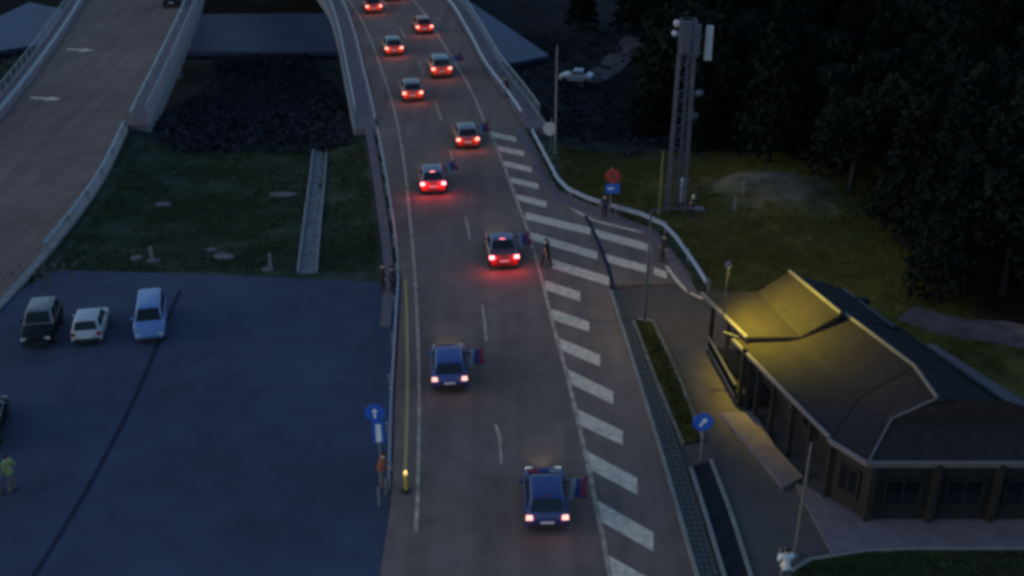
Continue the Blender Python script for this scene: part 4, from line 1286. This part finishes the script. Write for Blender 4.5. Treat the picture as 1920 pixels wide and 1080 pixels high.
# ------------------------------------------------------------------ trees
def leaf_crown(seed, h_, r, n_, conifer):
    g = np.random.default_rng(seed)
    if conifer:
        k = g.random(n_) ** .65
        z = h_ * (1 - .88 * k)
        tier = 1 + .22 * np.sin(z * 5.2 + g.random() * 6)
        rad = r * (.08 + .92 * k) * tier * np.sqrt(g.uniform(.25, 1, n_))
        a = g.random(n_) * 2 * np.pi
        x, y = rad * np.cos(a), rad * np.sin(a)
        z = z - .22 * rad
    else:
        cl_ = 16; cc = np.stack([g.normal(0, r * .42, cl_), g.normal(0, r * .42, cl_), h_ * g.uniform(.26, .92, cl_)], 1)
        w_ = g.integers(0, cl_, n_); dv_ = g.normal(0, 1, (n_, 3)); dv_ /= np.linalg.norm(dv_, axis=1)[:, None]
        rr = r * g.uniform(.28, .46, cl_)[w_] * g.uniform(.6, 1.05, n_)
        q = cc[w_] + dv_ * rr[:, None] * np.array((1, 1, .8))
        x, y, z = q.T
    c = np.stack([x, y, z], 1)
    s_ = g.uniform(.16, .34, n_)
    u = g.normal(0, 1, (n_, 3)); u /= np.linalg.norm(u, axis=1)[:, None]
    v = np.cross(u, g.normal(0, 1, (n_, 3))); v /= np.linalg.norm(v, axis=1)[:, None]
    P = np.stack([c - u * s_[:, None], c + v * (s_ * .6)[:, None], c + u * s_[:, None], c - v * (s_ * .6)[:, None]], 1).reshape(-1, 3)
    m_ = bpy.data.meshes.new("crown")
    m_.from_pydata(P.tolist(), [], np.arange(n_ * 4).reshape(-1, 4).tolist())
    m_.materials.append(M["leaf2"] if conifer else M["leaf"])
    return m_
def trunk_mesh(seed, h_, conifer):
    g = random.Random(seed); mb = MB()
    mb.tube([(0, 0, -.5), (.05, 0, h_ * .3), (0, .08, h_ * .6), (0, 0, h_ * .9)], [.22, .17, .11, .03], 7)
    for k in range(6):
        a = g.random() * 6.28; z = h_ * g.uniform(.3, .7); l_ = h_ * .18
        mb.tube([(0, 0, z), (l_ * math.cos(a), l_ * math.sin(a), z + l_ * (.1 if conifer else .7))], [.06, .02], 5)
    return mb.mesh("trunk", M["bark"])
KINDS_T = []
for i in range(6):
    con = i % 3 != 2
    h_ = (11.5, 9.5, 8.5, 13, 10.5, 9.5)[i]; r = (2.3, 2.1, 3.0, 2.5, 2.2, 3.2)[i]
    KINDS_T.append((con, leaf_crown(50 + i, h_, r, 2600, con), trunk_mesh(90 + i, h_, con)))
def wood_edge(px):   # lower boundary of the wood in the photo
    return np.interp(px, (1060, 1200, 1400, 1500, 1580, 1620, 1700, 1780, 1920, 2100), (215, 270, 300, 312, 345, 440, 530, 565, 570, 585))
trees = []
tries = 0
while len(trees) < 240 and tries < 20000:
    tries += 1
    x, y = random.uniform(8, 75), random.uniform(45, 150)
    z = hz(x, y)
    v = Vector((x, y, z - H)); dep = v.y * CT - v.z * ST
    px = 960 + F * v.x / dep; py = 540 - F * (v.y * ST + v.z * CT) / dep
    if px > 2150 or px < 1080: continue
    if py > wood_edge(px) + 4: continue
    if px < 1215 and py > 70: continue
    if px < 1400 and py > wood_edge(px) - 25 and random.random() < .6: continue
    if any((x - a) ** 2 + (y - b) ** 2 < 2.6 ** 2 for a, b in trees): continue
    trees.append((x, y))
for i, (x, y) in enumerate(trees):
    con, cr, tr = KINDS_T[random.randrange(6)]
    t = empty("conifer_tree" if con else "leafy_tree", (x, y, hz(x, y)), random.uniform(0, 6.28))
    s_ = random.uniform(.75, 1.15); t.scale = (s_, s_, s_)
    tag(t, "dark tree in the black wood covering the right-hand hillside", "tree", "trees of the dark wood")
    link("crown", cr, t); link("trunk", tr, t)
# scrub in the ravine and on the banks
def scatter(cond, n_, x0, x1, y0, y1, size, mt, name, per=14, label=None, cat=None):
    g = np.random.default_rng(hash(name) % 1000 if False else len(name) * 7 + n_)
    P = []
    k = 0
    while k < n_:
        x, y = g.uniform(x0, x1), g.uniform(y0, y1)
        if not cond(x, y): continue
        k += 1
        z = hz(x, y); R_ = size * g.uniform(.5, 1.3)
        dv_ = g.normal(0, 1, (per, 3)); dv_ /= np.linalg.norm(dv_, axis=1)[:, None]; dv_[:, 2] = abs(dv_[:, 2]) * .8
        c = np.array((x, y, z)) + dv_ * R_ * g.uniform(.4, 1, (per, 1))
        u = g.normal(0, 1, (per, 3)); u /= np.linalg.norm(u, axis=1)[:, None]
        v = np.cross(u, g.normal(0, 1, (per, 3))); v /= np.linalg.norm(v, axis=1)[:, None]
        s_ = g.uniform(.12, .28, per)[:, None] * (size / .8) ** .5
        P.append(np.stack([c - u * s_, c + v * s_ * .6, c + u * s_, c - v * s_ * .6], 1).reshape(-1, 3))
    P = np.concatenate(P)
    m_ = bpy.data.meshes.new(name); m_.from_pydata(P.tolist(), [], np.arange(len(P)).reshape(-1, 4).tolist()); m_.materials.append(mt)
    o = link(name, m_); tag(o, label, cat, kind="stuff"); return o
def in_ravine(x, y):
    return lx(L2RIGHT, y) + 2.2 < x < lx(LRAIL, y) - 2.2 and poly_sd(x, y, RP) > .5
scatter(in_ravine, 2300, -42, -8, 80.5, 142, .85, M["scrub"], "scrub", 14, "dark scrub filling the ravine between the two bridges", "scrub")
def right_bank(x, y):
    if not (x > lx(_rr, y) + 2.4 and poly_sd(x, y, RP) > 1): return False
    return True
scatter(right_bank, 1000, -6, 30, 78, 150, .7, M["scrub"], "scrub", 12, "dark scrub on the bank right of the busy bridge", "scrub")
scatter(lambda x, y: x < lx(L2LEFT, y) - 2.5 and poly_sd(x, y, RP) > 1, 500, -80, -40, 84, 140, .8, M["scrub"], "scrub", 12, "dark scrub on the bank left of the empty bridge", "scrub")
# grass blades
def grass(poly_or_fn, n_, box, hgt, name, zf, mt='grass'):
    g = np.random.default_rng(n_)
    x, y = g.uniform(box[0], box[1], n_), g.uniform(box[2], box[3], n_)
    ok = poly_or_fn(x, y); x, y = x[ok], y[ok]; z = zf(x, y)
    a = g.uniform(0, 6.28, len(x)); wd = .03; hh = hgt * g.uniform(.5, 1.3, len(x)); tx, ty = g.normal(0, .05, len(x)), g.normal(0, .05, len(x))
    P = np.stack([np.stack([x - wd * np.cos(a), y - wd * np.sin(a), z], 1), np.stack([x + wd * np.cos(a), y + wd * np.sin(a), z], 1), np.stack([x + tx, y + ty, z + hh], 1)], 1).reshape(-1, 3)
    m_ = bpy.data.meshes.new(name); m_.from_pydata(P.tolist(), [], np.arange(len(P)).reshape(-1, 3).tolist()); m_.materials.append(M[mt])
    tag(link("grass", m_), name, "grass", kind="stuff")
grass(lambda x, y: (poly_sd(x, y, np.array(lawn)) < -.1), 40000, (10, 21, 28, 34.5), .09, "short grass of the corner lawn", lambda x, y: np.full(x.shape, .05))
grass(lambda x, y: (x > lx(_rr, y) + .8) & (y > 47 + .0 * x) & ~((x > 8.9) & (x < 18.6) & (y < 50.5)) & (np.hypot((x - 17.3) / 4.4, (y - 68.5) / 4.2) + np.array([.55 * noise.noise((float(a_) * .5, float(b_) * .5, 2.)) + .35 * noise.noise((float(a_) * 1.7, float(b_) * 1.7, 5.)) for a_, b_ in zip(x, y)]) > 1.) & (x < 24.5), 110000, (3.5, 27, 47, 80), .16, "grass of the bank around the mast", height, "lamplit_grass")
grass(lambda x, y: (x > lx(L2RIGHT, y) + 1) & (x < lx(LRAIL, y) - 1.2) & (y > 58), 60000, (-28, -7, 57.8, 81), .14, "grass between the two roads", height)
ka = np.array([p[:2] for p in offset(K2a, .1)] + [p[:2] for p in offset(K3a, -.1)][::-1]); kb = np.array([p[:2] for p in offset(K2b, .1)] + [p[:2] for p in offset(K3b, -.1)][::-1])
grass(lambda x, y: poly_sd(x, y, ka) < 0, 20000, (5.5, 10, 38, 52), .12, "grass in the planted strip", lambda x, y: np.full(x.shape, .09), "lamplit_grass")
